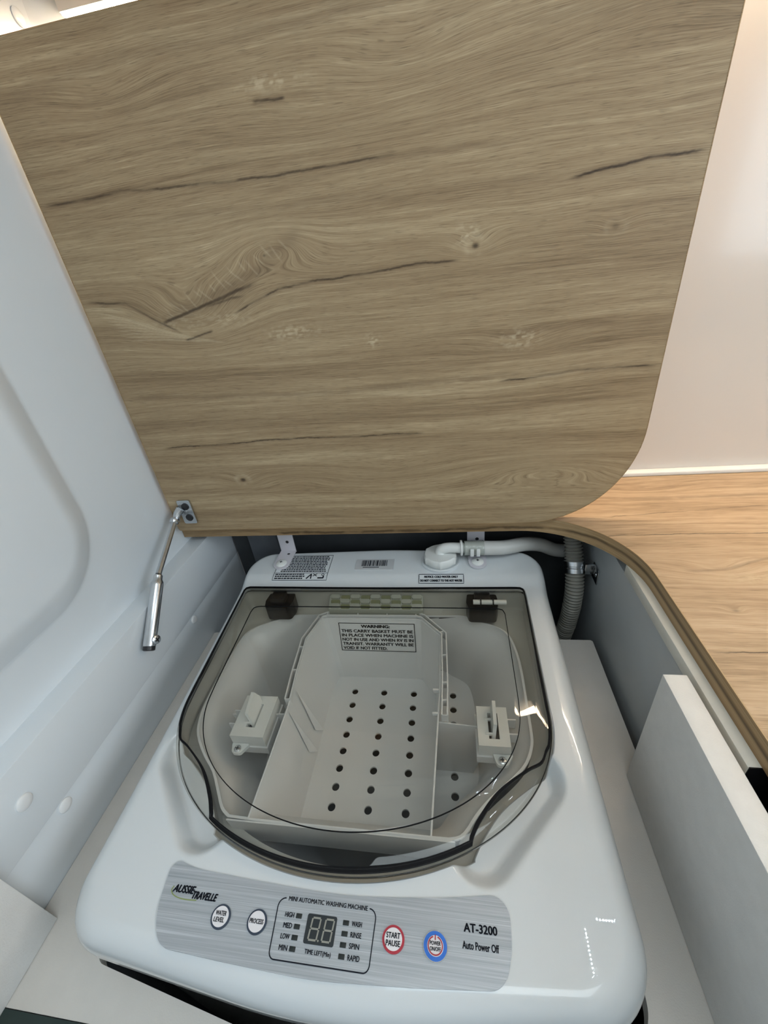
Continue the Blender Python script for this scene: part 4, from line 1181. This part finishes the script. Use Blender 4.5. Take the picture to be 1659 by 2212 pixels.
# ================================================================== BRACKETS, HOSES
def bracket(xc, label, skew=0.0):
    zt = ztop(xc, .56) + .0012
    br = thing('mounting_bracket', (xc, .57, zt), label, 'bracket', 'steel brackets over the washing machine')
    w_ = .0145
    foot = round_poly([(xc - w_, .541, .0135), (xc + w_, .541, .0135), (xc + w_ + skew, .592, .0), (xc - w_ + skew, .592, .0)], 8)
    v, f = prism_vf(foot, 0, 1, 'z'); v = [(q[0], q[1], zt + .067 * (q[1] - .56) + (.0022 if q[2] > .5 else 0)) for q in v]
    mk('foot', v, f, M['bracket'], br, smooth=True, angle=30)
    v, f = box_vf((xc - w_ + skew, xc + w_ + skew), (.5905, .593), (zt + .0005, ZC - .0252), .0006); mk('upright', v, f, M['bracket'], br, smooth=True)
    v, f = lathe_vf([(.0030, 0), (.0030, .0003)], (xc + skew + .002, .5904, zt + .024), (0, -1, 0), 16); mk('bolt_hole', v, f, M['black'], br)
    v, f = lathe_vf([(.0026, 0), (.0026, .0003)], (xc + skew * .7 + .004, .581, zt + .0036), (0, 0.067, 1), 16); mk('bolt_hole', v, f, M['black'], br)
    v, f = lathe_vf([(.0098, 0), (.0095, .0012), (.006, .0032), (.002, .0038)], (xc, .5555, zt + .0018), (0, -.067, 1), 24); sc_ = mk('screw', v, f, M['nylon'], br, smooth=True)
    v, f = join(box_vf((xc - .0024, xc + .0024), (.5550, .5560), (zt + .0052, zt + .0060)), box_vf((xc - .0005, xc + .0005), (.5531, .5579), (zt + .0052, zt + .0060)))
    mk('cross_slot', v, f, M['ink'], sc_)


bracket(-.3035, 'pale bent steel bracket over the instruction sticker', .002)
bracket(.0415, 'pale bent steel bracket behind the white inlet hose', -.001)

ih = thing('inlet_hose', (-.020, .565, zi), 'white water inlet hose with a screw nut and clear clamp', 'hose')
lob = lambda a: 1.0 + .07 * max(0, math.cos(6 * a)) ** 6
v, f = lathe_vf([(.0262, .0012), (.0272, .003), (.0272, .0125), (.0255, .0150), (.013, .0155)], (-.020, .565, zi), (0, .03, 1), 72, lob); mk('nut', v, f, M['nylon'], ih, smooth=True, angle=45)
v, f = tube_vf([(-.020, .5655, zi + .013), (-.0195, .5675, zi + .018), (-.014, .5675, zi + .0225), (-.003, .567, zi + .0245), (.018, .565, zi + .0250), (.030, .564, zi + .0250)], .0088, 16, smooth_path=5); mk('elbow', v, f, M['nylon'], ih, smooth=True)
v, f = lathe_vf([(.0128, 0), (.0132, .001), (.0132, .003), (.0118, .0035)], (.0135, .5655, zi + .0248), (1, .07, -.02), 20); mk('collar', v, f, M['nylon'], ih, smooth=True)
v, f = tube_vf([(.020, .5645, zi + .0250), (.050, .567, zi + .0230), (.085, .573, zi + .0190), (.120, .588, zi + .0145), (.150, .604, zi + .001), (.178, .618, zi - .020), (.210, .6255, zi - .030)], .0120, 18, smooth_path=6); mk('pipe', v, f, M['hose'], ih, smooth=True)
L = .033
v, f = lathe_vf([(.0126, 0), (.0133, .001), (.0133, .009), (.0127, .010), (.0127, .012), (.0133, .013), (.0133, .021), (.0127, .022), (.0133, .024), (.0133, L - .001), (.0126, L)], (.0185, .5645, zi + .0250), (1, .05, -.03), 22); cl_ = mk('clamp', v, f, M['clear'], ih, smooth=True)
for k in range(2):
    v, f = box_vf((.029 + k * .010, .035 + k * .010), (.5495, .5520), (zi + .018, zi + .033), .001); mk('clamp_tooth', v, f, M['nylon'], cl_, smooth=True)

dh = thing('drain_hose', (.205, .59, -.72), 'grey corrugated drain hose clipped to the cabinet side', 'hose')
pth = [(.1955, .610, -.3760), (.1985, .600, -.412), (.2005, .582, -.447), (.2010, .565, -.477), (.2010, .556, -.512), (.1995, .558, -.570), (.196, .57, -.64), (.19, .575, -.72)]
v, f = tube_vf(pth, lambda s: .0135 + .0016 * math.sin(s / .0056 * 2 * math.pi), 22, smooth_path=56); mk('corrugated_pipe', v, f, M['corrugated'], dh, smooth=True, angle=80)
hc = thing('pipe_clip', (.212, .565, -.478), 'metal saddle clip holding the corrugated drain hose', 'clip')
v, f = lathe_vf([(.0153, -.0095), (.0164, -.0095), (.0164, -.002), (.0158, -.001), (.0158, .001), (.0164, .002), (.0164, .0095), (.0153, .0095)], (.2008, .5735, -.4620), (0, -.5, -.87), 26); mk('band', v, f, M['steel'], hc, smooth=True, angle=30)
v, f = join(box_vf((.2145, .2303), (.564, .567), (-.471, -.451), .0006), box_vf((.2285, .2303), (.545, .570), (-.478, -.449), .0006)); mk('tab', v, f, M['steel'], hc, smooth=True)
v, f = lathe_vf([(.0045, 0), (.0045, .001), (.002, .0022)], (.2285, .555, -.464), (-1, 0, 0), 16); mk('screw', v, f, M['steel'], hc, smooth=True)
